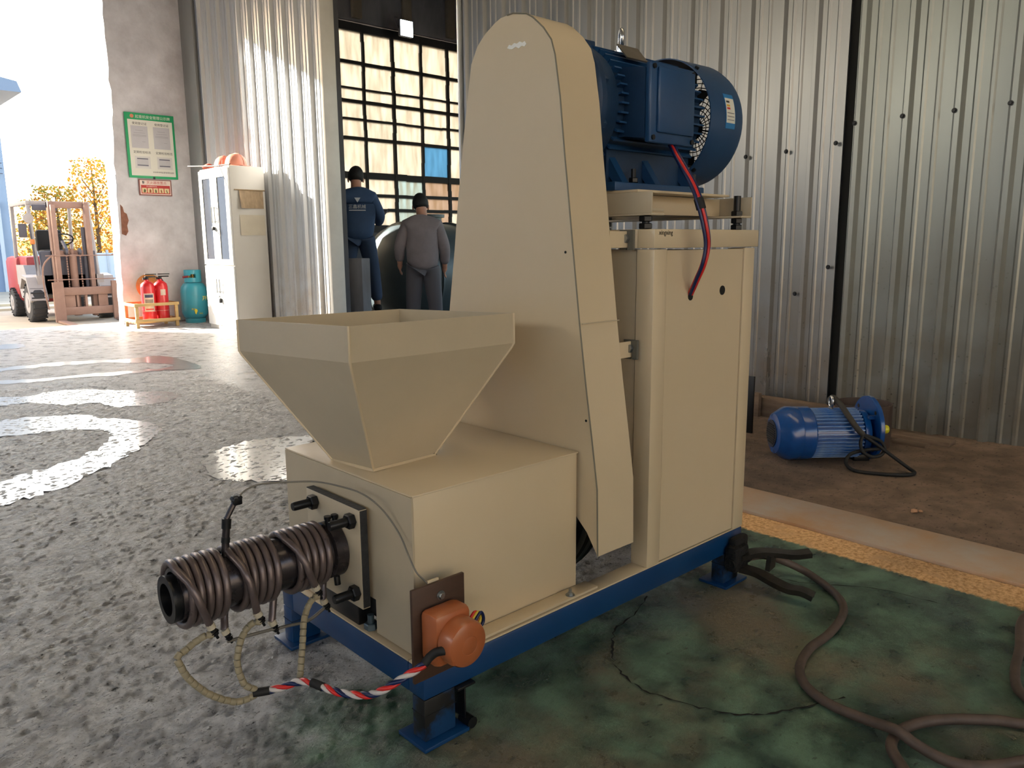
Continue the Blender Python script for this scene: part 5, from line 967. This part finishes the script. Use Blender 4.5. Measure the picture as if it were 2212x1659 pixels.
def person(label, loc, rz, J, jacket, trousers, group=None):
    """local: +y forward (away from the viewer), +x right; J joint dict"""
    t = thing('person', label, 'person', loc, rz)
    def body():
        V = []; E = []; Rr = []
        def add(p, r_, par=None):
            V.append(Vector(p)); Rr.append(r_); i = len(V)-1
            if par is not None: E.append((par, i))
            return i
        pel = add(J['pel'], (.12, .085)); wa = add(J['waist'], (.13, .095), pel); ch = add(J['chest'], (.12, .08), wa); nk = add(J['neck'], .062, ch); hd0 = add(J['chin'], (.062, .07), nk); hd1 = add(J['head'], (.078, .092), hd0); add(J['crown'], (.05, .06), hd1)
        for s in ('l', 'r'):
            sh = add(J['sh'+s], .062, ch); el = add(J['el'+s], .044, sh); wr = add(J['wr'+s], .030, el); pm = add(J['pm'+s], (.036, .018), wr)
            d = (Vector(J['pm'+s])-Vector(J['wr'+s])).normalized(); sd_ = Vector((0, 1, 0)); sd_ = (sd_-d*sd_.dot(d)).normalized(); inw = d.cross(sd_)
            for k in range(4):
                b0 = add(Vector(J['pm'+s])+d*.03+sd_*(.024-.016*k), .0095, pm); b1 = add(V[b0]+d*(.034+.006*(k in (1, 2)))+inw*.006, .009, b0); add(V[b1]+d*.026+inw*.018, .0075, b1)
            th = add(Vector(J['wr'+s])+d*.03+sd_*.038, .010, wr); add(V[th]+d*.045+sd_*.012+inw*.012, .008, th)
            hp = add(J['hp'+s], (.075, .08), pel); kn = add(J['kn'+s], .060, hp); an = add(J['an'+s], .042, kn); add(Vector(J['an'+s])+Vector((0, .06, -.05)), .04, an)
        return skin_mesh(V, E, Rr, SKIN)
    obj('body', body(), parent=t)
    ch_ = Vector(J['chest']); V = [tuple(Vector(J['pel'])+Vector((0, 0, -.13))), J['waist'], tuple(ch_+Vector((0, -.01, -.05))), tuple(ch_+Vector((0, .0, .045))), J['collar']]; E = [(0, 1), (1, 2), (2, 3), (3, 4)]; Rr = [(.205, .15), (.20, .145), (.205, .15), (.175, .15), (.09, .09)]
    for s in ('l', 'r'):
        i = len(V); w1 = Vector(J['el'+s]).lerp(Vector(J['wr'+s]), .92); V += [tuple(Vector(J['sh'+s])+Vector((.012 if s == 'l' else -.012, 0, -.02))), J['el'+s], tuple(w1)]; E += [(3, i), (i, i+1), (i+1, i+2)]; Rr += [.088, .070, .054]
    obj('jacket', skin_mesh(V, E, Rr, jacket), parent=t)
    V = [tuple(Vector(J['pel'])+Vector((0, 0, .06)))]; E = []; Rr = [(.17, .125)]
    for s in ('l', 'r'):
        i = len(V); V += [J['hp'+s], J['kn'+s], tuple(Vector(J['an'+s])+Vector((0, 0, .02)))]; E += [(0, i), (i, i+1), (i+1, i+2)]; Rr += [(.112, .118), .09, .074]
    obj('trousers', skin_mesh(V, E, Rr, trousers), parent=t)
    bm = nb(); bmesh.ops.create_uvsphere(bm, u_segments=24, v_segments=16, radius=1); H = Vector(J['head']); up = (Vector(J['crown'])-Vector(J['chin'])).normalized(); q = Vector((0, 0, 1)).rotation_difference(up).to_matrix().to_4x4()
    for v in bm.verts:
        if v.co.y > .25 and v.co.z < .45: v.co *= .86
        elif v.co.z < -.55: v.co *= .86
    bm.transform(Matrix.Translation(H+up*.018) @ q @ Matrix.Diagonal((.092, .108, .122, 1))); obj('hair', bm, HAIR, t, 60)
    bm = nb()
    for sx in (-1, 1):
        t_ = nb(); bmesh.ops.create_uvsphere(t_, u_segments=10, v_segments=8, radius=1); t_.transform(Matrix.Translation(H+Vector((sx*.086, .012, -.025))) @ Matrix.Diagonal((.012, .02, .032, 1))); me_ = bpy.data.meshes.new('t'); t_.to_mesh(me_); t_.free(); bm.from_mesh(me_); bpy.data.meshes.remove(me_)
    t_ = nb(); bmesh.ops.create_uvsphere(t_, u_segments=10, v_segments=8, radius=1); t_.transform(Matrix.Translation(H+Vector((0, .10, -.035))) @ Matrix.Diagonal((.014, .022, .024, 1))); me_ = bpy.data.meshes.new('t'); t_.to_mesh(me_); t_.free(); bm.from_mesh(me_); bpy.data.meshes.remove(me_); obj('ears_and_nose', bm, SKIN, t, 60)
    for s in ('l', 'r'):
        a = Vector(J['an'+s]); bm = nb(); box(bm, a.x-.048, a.x+.048, a.y-.085, a.y+.19, a.z-.085, a.z-.005, .03); obj('shoe', bm, RUBBER, t, 60)
    return t
J2 = dict(pel=(0, 0, .93), waist=(0, .01, 1.10), chest=(0, .05, 1.32), neck=(0, .10, 1.45), collar=(0, .10, 1.47), chin=(0, .14, 1.52), head=(-.01, .165, 1.59), crown=(-.012, .175, 1.665), shl=(-.185, .045, 1.37), shr=(.185, .045, 1.37), ell=(-.26, -.01, 1.12), elr=(.255, .02, 1.10), wrl=(-.262, .06, .94), wrr=(.25, .09, .90), pml=(-.262, .075, .895), pmr=(.247, .105, .855), hpl=(-.09, 0, .86), hpr=(.09, 0, .86), knl=(-.12, .03, .48), knr=(.13, .02, .48), anl=(-.13, 0, .085), anr=(.15, -.02, .085))
JK2 = mat('grey brown jacket', (140, 130, 132), .85, noise=.3, nscale=7, bump=.25, bscale=14); TR2 = mat('dark brown trousers', (96, 92, 96), .85, bump=.2, bscale=14); JK1 = mat('navy work jacket', (56, 82, 118), .8, noise=.25, nscale=7, bump=.25, bscale=14); TR1 = mat('navy work trousers', (58, 76, 104), .85, bump=.2, bscale=14)
person('person in a grey brown jacket seen from behind, standing with arms hanging', (4.60, 6.16, -.2), R(-37), J2, JK2, TR2)
J1 = dict(J2); J1.update(pel=(0, -.02, .93), waist=(0, .0, 1.10), chest=(0, .06, 1.32), head=(.0, .16, 1.59), crown=(.02, .175, 1.665), ell=(-.24, .12, 1.13), elr=(.27, .10, 1.14), wrl=(-.15, .32, 1.08), wrr=(.25, .33, 1.05), pml=(-.13, .36, 1.08), pmr=(.25, .375, 1.05), knl=(-.16, .02, .48), anl=(-.17, -.02, .085), knr=(.16, .16, .52), anr=(.20, .14, .10))
P1 = person('person in navy workwear with a white triangle on the back, bending over the tank', (4.28, 6.98, .14), R(-30), J1, JK1, TR1)
WT = mat('white back print', (206, 210, 214), .7)
bm = nb(); prism(bm, [(-.035, 1.345), (.035, 1.345), (0, 1.29)], 'y', -.112, -.098); obj('back_triangle', bm, WT, P1)
text('back_print', '三鑫机械', .05, WT, P1, face_frame((-.105, -.116, 1.225), (1, 0, 0), (0, 0, 1)), .001)
bm = nb(); box(bm, -.10, .09, -.121, -.117, 1.197, 1.207); obj('back_print_line', bm, WT, P1)
bm = nb(); cyl(bm, (4.62, 7.12, 1.18), (4.78, 7.10, 1.36), .012, n=8); tag(obj('tool_rod', bm, DKM), 'thin rod held by the man in navy', 'tool')
for o in list(bpy.data.objects):
    if '_w' in o: del o['_w']
